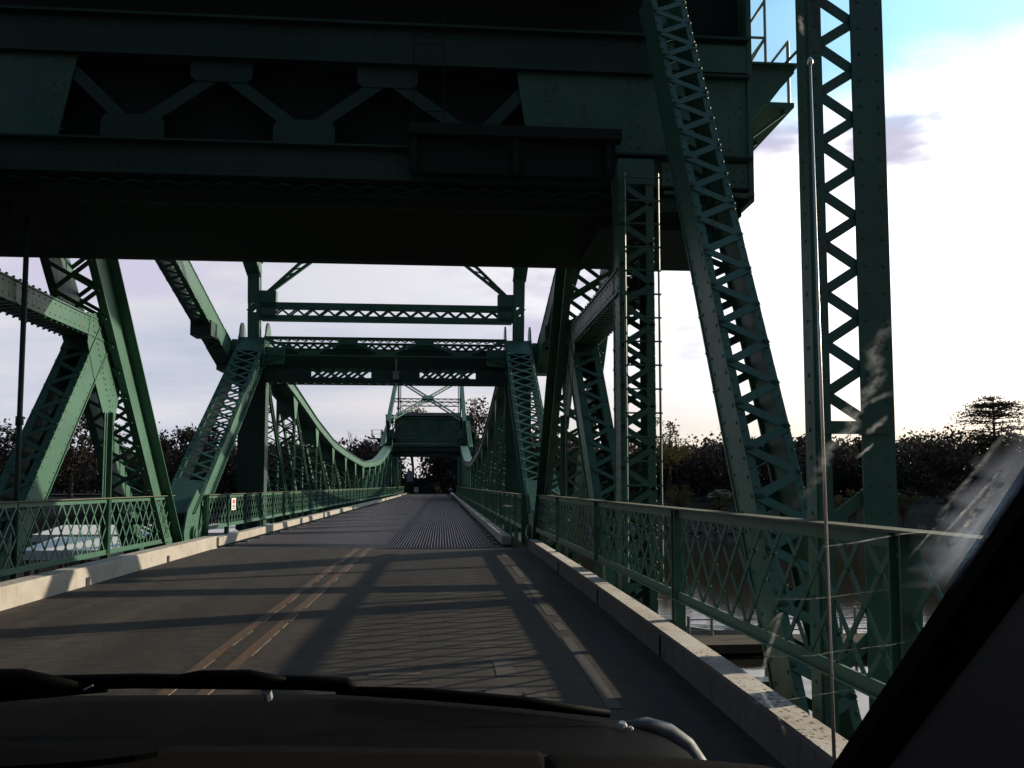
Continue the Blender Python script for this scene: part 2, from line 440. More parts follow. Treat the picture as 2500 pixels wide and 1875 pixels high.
o = bpy.data.objects.new('river_bank', me); col.objects.link(o); tag(o, kind='structure')
sub = o.modifiers.new('s', 'SUBSURF'); sub.levels = sub.render_levels = 2; sub.subdivision_type = 'SIMPLE'
# riprap stones along the water line
mb = MB()
for i in range(3, len(edge) - 2):
    x0, y0 = edge[i]; x1, y1 = edge[i + 1]; L = math.hypot(x1 - x0, y1 - y0)
    for k in range(int(L * 5)):
        f = random.random(); dd = abs(random.gauss(.9, .9)) ; r = random.uniform(.15, .55)
        nx, ny = -(y1 - y0) / L, (x1 - x0) / L
        c = V3((x0 + (x1 - x0) * f + nx * dd, y0 + (y1 - y0) * f + ny * dd, -5.5 + dd * .42))
        a = V3((random.uniform(-1, 1), random.uniform(-1, 1), random.uniform(-.3, .3))).normalized(); b = a.orthogonal().normalized(); e = a.cross(b)
        mb.quadbox(c, a * r, b * r * random.uniform(.5, .9), e * r * random.uniform(.4, .7))
tag(mb.build('riprap', 'rock'), 'pale grey rocks heaped along the far waterline', 'rocks', kind='stuff')

# roads: near approach slab, far approach slab
def slab(y0, y1, name):
    b = MB(); n = max(1, int((y1 - y0) / 5))
    b.box(-5.6, 2.02, y0, y1, -.28, 0)
    return tag(b.build(name, 'asphalt'), kind='structure')
slab(-30, 20.0, 'road'); slab(110.0, 138.0, 'road')
mb = MB(); mb.box(-80, 60, 138.004, 146, -.35, .0)
tag(mb.build('road', 'asphalt'), kind='structure')

def strip(pts, w_, z=.004):
    b = MB()
    for (x0, y0), (x1, y1) in zip(pts[:-1], pts[1:]):
        b.f.append(tuple(range(len(b.v), len(b.v) + 4)))
        b.v += [V3((x0 - w_ / 2, y0, z)), V3((x0 + w_ / 2, y0, z)), V3((x1 + w_ / 2, y1, z)), V3((x1 - w_ / 2, y1, z))]
    return b
mb = MB()
for x in (-1.93, -1.66):
    s = strip([(x + (.02 if y < 8 else 0), y) for y in range(-20, 21, 2)], .10)
    k = len(mb.v); mb.v += s.v; mb.f += [tuple(i + k for i in f) for f in s.f]
tag(mb.build('yellow_centre_line', 'line_yellow'), kind='structure')
mb = MB()
for x in (-1.865, -1.595):
    for k in range(60):
        y = -8 + k * .47
        if random.random() < .22: continue
        x0 = x + random.uniform(-.004, .004)
        s = strip([(x0, y), (x0 + random.uniform(-.003, .003), y + random.uniform(.3, .47))], .012, .008)
        q = len(mb.v); mb.v += s.v; mb.f += [tuple(i + q for i in f) for f in s.f]
tag(mb.build('centre_line_edge', 'line_edge'), kind='structure')
mb = MB()
for y0, y1, x0, x1 in ((13.6, 15.6, 1.27, 1.28), (9.6, 12.9, 1.22, 1.26), (8.6, 9.1, 1.21, 1.21), (5.6, 8.2, 1.13, 1.19), (2.0, 5.3, 1.08, 1.12), (17.2, 18.6, 1.29, 1.3)):
    s = strip([(x0, y0), (x1, y1)], .095); q = len(mb.v); mb.v += s.v; mb.f += [tuple(i + q for i in f) for f in s.f]
for x, y, w_, l_ in ((.42, 5.0, .22, 1.2), (.66, 5.6, .16, .5), (.80, 4.9, .2, .5), (.50, 6.6, .15, .6), (-.35, 6.7, .4, .09), (-.2, 6.4, .22, .05), (.3, 7.9, .5, .05), (-.15, 5.0, .02, 1.2)):
    s = strip([(x, y), (x, y + l_)], w_); q = len(mb.v); mb.v += s.v; mb.f += [tuple(i + q for i in f) for f in s.f]
tag(mb.build('worn_white_marking', 'line_white'), kind='structure')

# kerbs
def kerb_mb(pts, wid, h, outward):
    b = MB(); ch = .02
    prev = None
    for (x, y) in pts:
        o = outward
        ring = [V3((x, y, -.02)), V3((x + o * .004, y, h - ch)), V3((x + o * ch, y, h)), V3((x + o * (wid - ch), y, h)), V3((x + o * wid, y, h - ch)), V3((x + o * wid, y, -.30))]
        k = len(b.v); b.v += ring
        if prev is not None:
            for i in range(5): b.f.append((prev + i, prev + i + 1, k + i + 1, k + i))
        else: b.f.append(tuple(range(k, k + 6)))
        prev = k
    b.f.append(tuple(range(prev + 5, prev - 1, -1)))
    return b
xl = lambda y: -5.06 - .12 * max(0, (y - 10)) / 10
b = kerb_mb([(xl(y), y) for y in [-12] + [i * .5 for i in range(0, 42)]], .30, .27, -1)
kl = b.build('kerb', 'curb')
tag(kl, 'sunlit white concrete kerb with drain notches, beside the lattice railing nearest the green legs', 'kerb', kind='thing')
for y in (9.3, 12.9, 16.7, 5.4):
    mb = MB(); mb.box(xl(y) - .03, xl(y) + .012, y, y + .12, .0, .12); mb.build('drain_hole', 'ink', kl)
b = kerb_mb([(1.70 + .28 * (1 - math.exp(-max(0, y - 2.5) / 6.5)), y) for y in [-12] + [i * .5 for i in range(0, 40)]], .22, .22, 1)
kr = b.build('kerb', 'curb_shade_side')
tag(kr, 'shaded concrete kerb with dirty lichen spotted top, lit in patches, beside the dark lattice railing', 'kerb', kind='thing')
for y in (3.1, 7.2, 10.4, 14.2):
    mb = MB(); mb.box(1.70 + .28 * (1 - math.exp(-(y - 2.5) / 6.5)) - .012, 1.99, y, y + .035, .0, .18); mb.build('drain_slot', 'ink', kr)

# ------------------------------------------------------------------ lattice railings
def lattice_panel(b, x, y0, y1, zb, zt, s=.36, bw=.034):
    h = zt - zb; run = 2 * s; L = y1 - y0
    n = max(2, int(round(L / s))); st = L / n
    for k in range(-2, n + 1):
        for dr in (1, -1):
            ya, yb = y0 + k * st, y0 + (k + 2) * st
            za, zz = (zb, zt) if dr == 1 else (zt, zb)
            f0 = max(0, (y0 - ya) / (yb - ya)); f1 = min(1, (y1 - ya) / (yb - ya))
            if f1 - f0 < .05: continue
            A = V3((x + dr * .006, ya + (yb - ya) * f0, za + (zz - za) * f0)); B = V3((x + dr * .006, ya + (yb - ya) * f1, za + (zz - za) * f1))
            b.bar(A, B, XA.cross((B - A).normalized()), bw, .010)
            for f in (.25, .5, .75):
                if dr == 1 and f0 < f < f1:
                    pp = V3((x, ya + (yb - ya) * f, za + (zz - za) * f))
                    b.rivet(pp + XA * .012, XA, .010, 5); b.rivet(pp - XA * .012, -XA, .010, 5)
def railing(name, parent, x, posts, zb, zt, face, foot=0.0, s=.36, pw=.10):
    b = MB(); y0, y1 = posts[0], posts[-1]
    b.box(x - .012, x + .012, y0, y1, zt - .085, zt - .010)
    b.box(x - .045, x + .045, y0, y1, zb - .010, zb + .003)
    b.box(*sorted((x + face * .010, x + face * .026)), y0, y1, zb + .004, zb + .075)
    for p, q in zip(posts[:-1], posts[1:]):
        lattice_panel(b, x, p + pw / 2, q - pw / 2, zb + .03, zt - .04, s)
    o = b.build(name, 'steel', parent)
    b = MB(); b.box(x - .075, x + .075, y0, y1, zt - .008, zt + .006); b.build('cap_rail', 'cap', o)
    for y in posts[:-1]:
        if y < -1: continue
        p = MB()
        p.box(x - .010, x + .010, y - pw / 2, y + pw / 2, foot, zt - .011)
        for e in (-1, 1): p.box(x - .05, x + .05, y + e * pw / 2 - .006, y + e * pw / 2 + .006, foot, zt - .012)
        p.plate([(x + face * .03, y - .2, foot), (x + face * .03, y + .2, foot), (x + face * .03, y + .06, foot + .2), (x + face * .03, y - .06, foot + .2)], XA, .012)
        for e in (-1, 1):
            for z in (zb + .05, zt - .06, zt - .12, foot + .06, foot + .13): p.rivet((x + face * .012, y + e * .028, z), XA * face, .016)
        p.build('post', 'steel', o)
    return o
aposts = [-5, -.6, 3.9, 7.8, 11.85, 15.9, 19.55]
ol = railing('railing', None, CX - 4.1, aposts, .23, 1.22, 1, -.2)
tag(ol, 'sunlit green lattice railing behind the white kerb with drain notches', 'railing')
orr = railing('railing', None, CX + 4.02, aposts, .41, 1.235, -1, -.2)
tag(orr, 'dark backlit lattice railing with pale top edge, beside the lichen spotted kerb', 'railing')

# ------------------------------------------------------------------ fixed tower (local x measured from the bridge's centre line)
def vertical_post(root, s):
    # slim angle pair on the road side, wide plate channel on the river side, single lacing between
    b = MB(); y0, y1 = 5.05, 5.19; X = lambda a: s * a
    def bx(a0, a1, ya, yb, z0=-3, z1=17.2): b.box(*sorted((X(a0), X(a1))), ya, yb, z0, z1)
    bx(4.119, 4.133, y0, y1); bx(4.1335, 4.217, y0 - .012, y0); bx(4.1335, 4.20, y1 - .010, y1)
    bx(4.411, 4.621, y0 - .012, y0); bx(4.560, 4.574, y0 + .0005, y1); bx(4.50, 4.559, y1 - .010, y1)
    for i in range(72):
        z = -2.8 + i * .17
        for a in (4.17, 4.46, 4.58): b.rivet((X(a), y0 - .012, z), -YA, .015)
        b.rivet((X(4.119), y0 + .07, z), -XA * s, .015)
    o = b.build('vertical_post', 'steel', root)
    l = MB(); z = 1.85; k = 0; yl = y0 + .008
    b2 = MB(); b2.box(*sorted((X(4.14), X(4.58))), y0 - .026, y0 - .0125, 1.76, 1.84); b2.build('batten', 'steel', o)
    while z < 17:
        a0, a1 = (4.19, 4.435) if k % 2 else (4.435, 4.19)
        A, B = V3((X(a0), yl, z)), V3((X(a1), yl, z + .158)); e = (B - A).normalized() * .03
        l.bar(A - e, B + e, YA.cross((B - A).normalized()), .062, .012); z += .158; k += 1
    l.build('lacing', 'steel', o)
    return o
def build_tower():
    root = empty('bridge_tower', (CX, 0, 0))
    fl = lambda z: 19.6 - .816 * z
    for s in (-1, 1):
        F0, F1 = V3((s * 4.475, fl(-1.6), -1.6)), V3((s * 4.475, fl(6.2), 6.2))
        member(root, 'front_leg', F0, F1, .65, .74, fo=.19, fnear=.12, faces=((-1, 'X'), (1, 'X')), bw=.075, pitch=.55, b0=1.9, b1=.35, riv=.16)
        member(root, 'rear_leg', (s * 4.44, 11.1, -1.5), (s * 4.44, 15.95, 4.3), .44, .50, fo=.02, fi=.08, faces=((-1, 'Z'), (1, 'X')), bw=.075, pitch=.30, b0=.4, b1=.9, riv=.2)
        member(root, 'tower_strut', (s * 4.44, 11.25, 4.20), (s * 4.44, 15.9, 4.20), .44, .32, fo=.02, fi=.07, faces=((-1, 'X'), (1, 'X')), bw=.05, pitch=.20, b0=.25, b1=.45, riv=.18)
        member(root, 'ladder_column', (s * 4.44, 11.36, -3), (s * 4.44, 11.36, 5.85), .43, .42, fo=.01, fi=.07, faces=((-1, 'Z'), (1, 'X')), bw=.075, pitch=.27, b0=.3, b1=.35, riv=.16)
        a_ = (7.132 - 1.267) / (9.66 - 6.357)
        member(root, 'inclined_post', (s * 4.37, 6.55 - 3.3 / a_, -2.0), (s * 4.50, 6.55 + 5.9 / a_ + .15, 7.5), .36, .40, fo=.012, fi=.03, faces=((-1, 'Z'), (1, 'Z')), bw=.075, pitch=.215, b0=.3, b1=.3, riv=.17)
        vp = vertical_post(root, s)
        # bracing of the post's foot
        for z0 in (-2.8, -1.9, -1.2, .28):
            b = MB(); b.bar((s * 4.18, 5.058, z0), (s * 4.45, 5.058, z0 + .26), XA, .075, .012); b.build('foot_brace', 'steel', vp)
            b = MB(); b.bar((s * 4.18, 5.071, z0 + .92), (s * 4.45, 5.071, z0 + 1.12), XA, .075, .012); b.build('foot_brace', 'steel', vp)
        # gusset where strut, rear leg and front leg meet
        g = MB(); xi = s * 4.215
        pts = [(xi, 15.15, 4.40), (xi, 16.05, 4.62), (xi, 16.75, 3.7), (xi, 16.35, 2.55), (xi, 16.0, 2.5), (xi, 15.35, 3.35), (xi, 15.05, 3.9)]
        g.plate(pts, XA, .03)
        for i in range(9):
            for j in range(3): g.rivet((xi - s * .015, 15.25 + i * .12 + j * .03, 4.3 - i * .19 - j * .09), -XA * s, .02)
        for i in range(7): g.rivet((xi - s * .015, 16.12, 2.6 + i * .2), -XA * s, .02); g.rivet((xi - s * .015, 16.24, 2.7 + i * .2), -XA * s, .02)
        g.build('gusset_plate', 'steel', root)
        # vertical hanger under the gusset
        h = MB(); xh = s * 4.17
        for e in (-1, 1):
            h.box(xh - .01, xh + .01, 15.9 + e * .055 - .045, 15.9 + e * .055 + .045, -.2, 2.75)
            h.box(xh - s * .07 - .04, xh - s * .07 + .05, 15.9 + e * .012 - .005, 15.9 + e * .012 + .005, -.2, 2.75)
            for i in range(14): h.rivet((xh - s * .012, 15.9 + e * .07, -.1 + i * .21), -XA * s, .016)
        h.build('hanger_post', 'steel', root)
        # foot of the front leg: shoe plate and bearing
        f = MB(); f.box(s * 4.0 if s > 0 else -4.95, s * 4.95 if s > 0 else -4.0, 19.4, 21.6, -1.9, -.25)
        f.build('leg_shoe', 'steel_dark', root)
        # top girder that carries the trunnion
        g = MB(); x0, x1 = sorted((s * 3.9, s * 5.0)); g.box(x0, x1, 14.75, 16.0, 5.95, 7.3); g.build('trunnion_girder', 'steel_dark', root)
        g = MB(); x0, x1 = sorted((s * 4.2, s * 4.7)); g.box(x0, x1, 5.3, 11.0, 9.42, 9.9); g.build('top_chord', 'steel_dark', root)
    for z in (13.0, 16.4):
        g = MB(); g.box(-4.2, 4.2, 5.06, 5.2, z + .45, z + .6); g.box(-4.2, 4.2, 5.06, 5.2, z - .15, z)
        for i in range(14): g.bar((-4.2 + i * .6, 5.13, z if i % 2 else z + .45), (-3.6 + i * .6, 5.13, z + .45 if i % 2 else z), YA, .05, .08)
        g.build('post_strut', 'steel', root)
    # cross girders under the deck
    for y in (5.2, 7.8, 11.4, 15.9, 19.4):
        g = MB(); g.box(-5.0, 5.0, y - .1, y + .1, -1.25, -.33); g.build('floor_beam', 'steel_dark', root)
    # ladder on the sunward column
    l = MB()
    for x in (4.245, 4.70): l.tube([(x, 10.98, .2), (x, 10.98, 5.6)], .017, 6)
    for i in range(17): l.tube([(4.22, 10.975, .5 + i * .315), (4.725, 10.975, .5 + i * .315)], .012, 6)
    for i in range(5): l.bar((4.245, 10.98, .7 + i * 1.1), (4.245, 11.13, .7 + i * 1.1), ZA, .03, .012)
    l.build('ladder', 'steel', root)
    c = MB(); c.tube([(-4.12, 12.63, -.5), (-4.12, 12.63, 5.32)], .038, 10); c.tube([(-4.12, 12.63, 2.3), (-4.12, 12.63, 2.42)], .055, 10)
    c.build('conduit', 'steel_dark', root, True)
    # concrete pier
    p = MB(); p.box(-5.9, 5.9, 13.5, 22.3, -7, -1.9); p.box(-6.1, 6.1, 13.3, 22.5, -2.2, -1.895); p.build('pier', 'pier', root, bevel=.06)
    p = MB(); p.box(-5.5, 5.5, 3.6, 6.4, -7, -3.0); p.build('pier', 'pier', root, bevel=.06)
    return root
tower = build_tower()
tag(tower, 'near green riveted tower of laced legs, posts and struts on both sides of the road', 'bridge tower', 'bridge towers')

# ------------------------------------------------------------------ moving counterweight with its links
def build_counterweight():
    root = empty('counterweight', (CX, 0, 0))
    H = 6.25; yf, yb = 11.75, 14.6
    b = MB()
    prof = [(yf + .5, 5.55), (yf + .5, 10.6), (yb, 10.7), (yb, 5.22), (yb - .3, 5.20)]
    k = len(b.v)
    for x in (-4.15, 4.15): b.v += [V3((x, y, z)) for y, z in prof]
    n = len(prof); b.f.append(tuple(range(n))); b.f.append(tuple(range(2 * n - 1, n - 1, -1)))
    for i in range(n): j = (i + 1) % n; b.f.append((i, n + i, n + j, j))
    b.box(-H + .05, -4.151, yf + .5, yb, 5.22, 6.9); b.box(4.151, H - .05, yf + .5, yb, 5.22, 6.9)
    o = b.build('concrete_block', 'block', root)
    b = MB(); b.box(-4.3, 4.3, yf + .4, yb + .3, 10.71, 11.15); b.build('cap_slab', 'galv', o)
    b = MB()
    for x in (-4.1, -1.6, 1.6, 4.1): b.box(x - .12, x + .12, yb + .005, yb + .12, 6.2, 10.6)
    for z in (6.2, 8.3, 10.4): b.box(-4.2, 4.2, yb + .121, yb + .16, z - .12, z + .12)
    for x0, x1 in ((-3.9, -1.75), (-1.4, 1.4), (1.75, 3.9)): b.box(x0, x1, yb + .004, yb + .03, 6.35, 10.2)
    b.build('back_frame', 'steel', o)
    # front girder chords
    c = MB(); c.box(-H, H, yf - .02, yf + .3, 7.34, 7.86); c.box(-H, H, yf - .12, yf + .3, 7.30, 7.339); c.box(-H, H, yf - .12, yf + .3, 7.861, 7.9)
    for i in range(70): c.rivet((-H + .1 + i * .18, yf - .02, 7.75), -YA, .02)
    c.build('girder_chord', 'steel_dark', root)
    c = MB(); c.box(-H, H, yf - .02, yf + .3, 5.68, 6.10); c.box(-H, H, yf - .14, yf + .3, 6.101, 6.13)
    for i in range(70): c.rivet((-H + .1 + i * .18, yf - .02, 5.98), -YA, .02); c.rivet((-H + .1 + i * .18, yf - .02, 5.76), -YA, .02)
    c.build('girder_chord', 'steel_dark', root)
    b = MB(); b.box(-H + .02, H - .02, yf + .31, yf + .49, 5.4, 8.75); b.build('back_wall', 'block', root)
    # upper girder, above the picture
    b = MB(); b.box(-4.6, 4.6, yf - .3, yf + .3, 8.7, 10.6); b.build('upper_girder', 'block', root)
    # gussets and diagonals of the open web (y = yf): x positions in local metres
    x_of = lambda X: X - CX
    G = [(-3.45, 'b'), (-2.58, 't'), (-1.55, 'b'), (-.55, 't'), (.45, 'b')]
    web = [(-6.2, 't'), (-3.0 - 1.0, 'b')]
    nodes = [(-3.3, 7.2), (-2.38, 6.3), (-1.21, 7.15), (-.08, 6.3), (1.06, 7.15), (2.3, 6.3), (2.95, 7.0)]
    for (x0, z0), (x1, z1) in zip(nodes[:-1], nodes[1:]):
        d_ = MB(); d_.bar((x0, yf + .08, z0), (x1, yf + .08, z1), YA.cross(V3((x1 - x0, 0, z1 - z0)).normalized()), .17, .16)
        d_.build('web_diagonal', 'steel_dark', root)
    for x, z in nodes[1:-1]:
        g = MB(); w2 = .42
        if z > 6.8: pts = [(x - w2, yf, 7.34), (x + w2, yf, 7.34), (x + w2, yf, 7.06), (x + w2 * .8, yf, 7.0), (x - w2 * .8, yf, 7.0), (x - w2, yf, 7.06)]
        else: pts = [(x - w2, yf, 6.13), (x + w2, yf, 6.13), (x + w2, yf, 6.4), (x + w2 * .85, yf, 6.5), (x - w2 * .85, yf, 6.5), (x - w2, yf, 6.4)]
        g.plate(pts, YA, .03); g.build('gusset_plate', 'steel_dark', root)
    for pts in ([(-H, 7.34), (-3.12, 7.34), (-3.36, 6.13), (-H, 6.13)], [(2.87, 7.34), (H, 7.34), (H, 6.13), (3.05, 6.13)]):
        g = MB(); g.plate([(x, yf - .005, z) for x, z in pts], YA, .03)
        xs = [p[0] for p in pts]; lo, hi = min(xs) + .45, max(xs) - .1
        sgn = 1 if lo > 0 else -1
        for x in [sgn * v for v in (3.3, 3.42, 4.5, 4.62, 5.0, 5.95, 6.12)]:
            for i in range(7): g.rivet((x, yf - .02, 6.25 + i * .16), -YA, .02)
        g.build('web_plate', 'steel', root)
    # panel lines and edge strips at both outer ends
    for s in (-1, 1):
        x0, x1 = sorted((s * 4.95, s * (H + .02)))
        e = MB(); e.box(x0, x1, yf - .035, yf - .012, 5.70, 6.05); e.box(x0, x1, yf - .10, yf - .012, 6.09, 6.135); e.box(x0, s and x1, yf - .12, yf - .02, 5.56, 5.60)
        e.box(x0, x1, yf - .05, yf - .022, 7.40, 7.80); e.box(s * H - .03, s * H + .04, yf - .06, yb, 5.5, 8.9)
        for i in range(9):
            for z in (5.80, 5.95, 7.5, 7.7): e.rivet((x0 + .08 + i * .14, yf - .04, z), -YA, .02)
        e.build('end_plate', 'steel', root)
        e = MB(); x0, x1 = sorted((s * 4.5, s * (H - .2))); e.box(x0, x1, yf - .02, yf + .9, 5.42, 5.54); e.build('end_shelf', 'steel_dark', root)
    # flat double lacing seen under the girder
    l = MB()
    n = 30; st = 2 * (H - .3) / n
    for i in range(n):
        xa = -H + .3 + i * st
        for e in (0, 1):
            A = V3((xa, yf + .30 if e else yf + .02, 5.60 - e * .012)); B = V3((xa + st, yf + .02 if e else yf + .30, 5.60 - e * .012))
            l.bar(A, B, ZA.cross((B - A).normalized()), .05, .01)
    l.box(-H, H, yf + .29, yf + .36, 5.52, 5.66)
    l.build('bottom_lacing', 'steel_dark', root)
    # walkway box with ladder hung on the face
    p = MB(); p.box(-.47 - CX, 2.46 - CX, yf - .36, yf - .16, 6.22, 6.37)
    for x in (1.4, 2.8, 4.1): p.box(x, x + .08, yf - .3, yf - .17, 5.74, 6.215)
    p.box(1.38, 4.25, yf - .19, yf - .165, 5.74, 6.215)
    p.build('walkway', 'block', root)
    p = MB()
    for x in (-.42 - CX, -.0 - CX): p.tube([(x, yf - .2, 6.38), (x, yf - .2, 8.0)], .008, 6)
    for i in range(5): p.tube([(-.42 - CX, yf - .2, 6.6 + i * .32), (-CX, yf - .2, 6.6 + i * .32)], .006, 6)
    p.build('ladder', 'block', root)
    # side brackets with a handrail, one at each end
    for s in (-1, 1):
        xe = s * H
        g = MB(); g.plate([(xe + s * .04, yf + .2, 7.62), (xe + s * .78, yf + .2, 7.62), (xe + s * .78, yf + .2, 7.55), (xe + s * .04, yf + .2, 6.72)], YA, .02)
        g.box(*sorted((xe + s * .04, xe + s * .82)), yf + .1, yf + 1.4, 7.63, 7.66)
        g.bar((xe + s * .04, yf + 1.1, 6.6), (xe + s * .74, yf + .3, 7.55), YA, .06, .02)
        g.bar((xe + s * .62, yf + .12, 7.66), (xe + s * .80, yf + .12, 7.85), YA, .08, .04)
        for i in range(5): g.rivet((xe + s * (.1 + i * .14), yf + .19, 7.56), -YA, .018)
        g.build('walkway_bracket', 'steel', root)
        g = MB(); xh = xe + s * .33
        g.tube([(xh, yf + .15, 7.66), (xh, yf + .15, 9.0)], .022, 8)
        g.tube([(xe + s * .04, yf + .15, 8.05), (xh, yf + .15, 8.05)], .02, 8); g.tube([(xh, yf + .15, 8.05), (xh, yf + 1.3, 8.05)], .02, 8)
        g.tube([(xe + s * .1, yf + .15, 7.66), (xh, yf + .15, 8.05)], .018, 8); g.tube([(xe + s * .03, yf + .15, 8.15), (xh, yf + .15, 8.62)], .02, 8)
        g.build('handrail', 'galv', root)
        g = MB(); x0, x1 = sorted((xe + s * .06, xe + s * 1.3)); g.box(x0, x1, yf + 1.42, yb + 1.0, 7.60, 7.68)
        for y in (yf + 1.6, yb, yb + .9): g.bar((xe + s * .05, y, 6.7), (xe + s * 1.2, y, 7.58), YA, .07, .05)
        g.build('side_platform', 'steel', root)
        g = MB()
        for y in (yf + 1.5, yb - .2, yb + .95): g.tube([(xe + s * 1.25, y, 7.68), (xe + s * 1.25, y, 8.75)], .03, 6)
        for z in (8.2, 8.75): g.tube([(xe + s * 1.25, yf + 1.5, z), (xe + s * 1.25, yb + .95, z), (xe + s * .1, yb + .95, z)], .025, 6)
        g.build('handrail', 'galv', root)
        g = MB(); x0, x1 = sorted((s * 4.7, s * 5.7)); g.box(x0, x1, yb - 1.2, yb - .1, 9.7, 10.8); g.box(x0 - .06, x1 + .06, yb - 1.26, yb - .04, 10.801, 10.88)
        for x in (x0 + .1, x1 - .1): g.box(x - .05, x + .05, yb - .7, yb - .6, 6.9, 9.7)
        g.build('equipment_box', 'steel', root)
    # links, arms and their bracing
    for s in (-1, 1):
        member(root, 'link_post', (s * 4.42, 29.0, 6.0), (s * 4.47, 29.0, 9.0), .30, .36, fo=.02, fi=.05, faces=((-1, 'Z'),), bw=.2, pitch=.3, b0=1.2, b1=1.5, mat='steel')
        member(root, 'counterweight_arm', (s * 4.47, 29.1, 8.7), (s * 4.47, 9.0, 17.0), .34, .55, fo=.05, faces=((1, 'Z'), (-1, 'Z')), bw=.09, pitch=.5, b0=10.8, b1=10.8, mat='steel')
        k = MB()
        for q in (0, .26): k.bar((s * (4.2 - q * .9), 29, 7.75 + q * .6), (s * (2.75 - q * .75), 29, 9.15 - q * .5), YA, .12, .09)
        for i in range(6):
            f = i / 6; k.bar((s * (4.2 - 1.45 * f), 29, 7.75 + 1.4 * f), (s * (4.0 - 1.40 * f - .12), 29, 7.93 + 1.12 * f + .1), YA, .05, .03)
        k.build('knee_brace', 'steel', root)
        g = MB(); g.box(*sorted((s * 3.72, s * 4.3)), 28.85, 29.15, 7.0, 7.95); g.build('link_gusset', 'steel', root)
        # operating strut: from the outer side of the hip back up beside the counterweight
        member(root, 'operating_strut', (s * 5.25, 28.75, 5.62), (s * 5.25, 14.7, 9.75), .46, .62, fo=.02, fi=.09, faces=((-1, 'Z'), (1, 'Z')), bw=.12, pitch=.3, b0=1.5, b1=1.5, riv=.2)
        g = MB(); g.box(*sorted((s * 4.95, s * 5.55)), 25.6, 26.3, 5.85, 6.3); g.build('machinery_box', 'steel_dark', root)
    st_ = MB()
    st_.box(-4.2, 4.2, 28.85, 29.15, 7.36, 7.56); st_.box(-4.2, 4.2, 28.85, 29.15, 6.95, 7.13)
    o = st_.build('link_strut', 'steel', root)
    l, l2 = MB(), MB(); n = 30; sp = 7.6 / n
    for i in range(n):
        a, b_ = (7.14, 7.35) if i % 2 == 0 else (7.35, 7.14)
        l.bar((-3.8 + i * sp, 28.88, a), (-3.8 + (i + 1) * sp, 28.88, b_), YA, .02, .055); l2.bar((-3.8 + i * sp, 29.12, a), (-3.8 + (i + 1) * sp, 29.12, b_), YA, .02, .055)
    l.build('lacing', 'steel', o); l2.build('lacing', 'steel', o)
    # bracing between the arms
    A = lambda f: V3((0, 29.1 + (9.0 - 29.1) * f, 8.7 + (17.0 - 8.7) * f))
    for f in (.47, .9):
        p = A(f); b = MB(); b.box(-4.3, 4.3, p.y - .12, p.y + .12, p.z - .14, p.z - .02); b.box(-4.3, 4.3, p.y - .12, p.y + .12, p.z - .55, p.z - .43)
        for i in range(20):
            b.bar((-4.3 + i * .43, p.y, p.z - (.14 if i % 2 else .43)), (-4.3 + (i + 1) * .43, p.y, p.z - (.43 if i % 2 else .14)), YA, .03, .06)
        b.build('arm_strut', 'steel', root)
    cpt = A(.47)
    for s in (-1, 1):
        for f in (.06, .88):
            q = A(f) + XA * s * 4.25
            u = (cpt - q).normalized(); wv = u.cross(V3((0, .38, .92))).normalized()
            b = MB()
            for e in (-1, 1): b.bar(q + wv * e * .30, cpt + wv * e * .30, wv, .11, .14)
            L = (cpt - q).length; n = int(L / .5)
            for i in range(n):
                e = 1 if i % 2 else -1
                b.bar(q + u * L * i / n - wv * e * .3, q + u * L * (i + 1) / n + wv * e * .3, wv, .07, .03)
            b.build('arm_cross_brace', 'steel', root)
    b = MB(); nv = V3((0, .38, .92)).normalized(); hv = XA.cross(nv)
    for off in (.16, -.16):
        b.plate([cpt + nv * off + XA * x + hv * y for x, y in ((-.75, -.45), (-.45, -.75), (.45, -.75), (.75, -.45), (.75, .45), (.45, .75), (-.45, .75), (-.75, .45))], nv, .03)
    b.build('brace_gusset', 'steel', root)
    return root
cw = build_counterweight()
tag(cw, 'huge dark counterweight hanging across the road overhead, nearest the windshield', 'counterweight', 'counterweights')

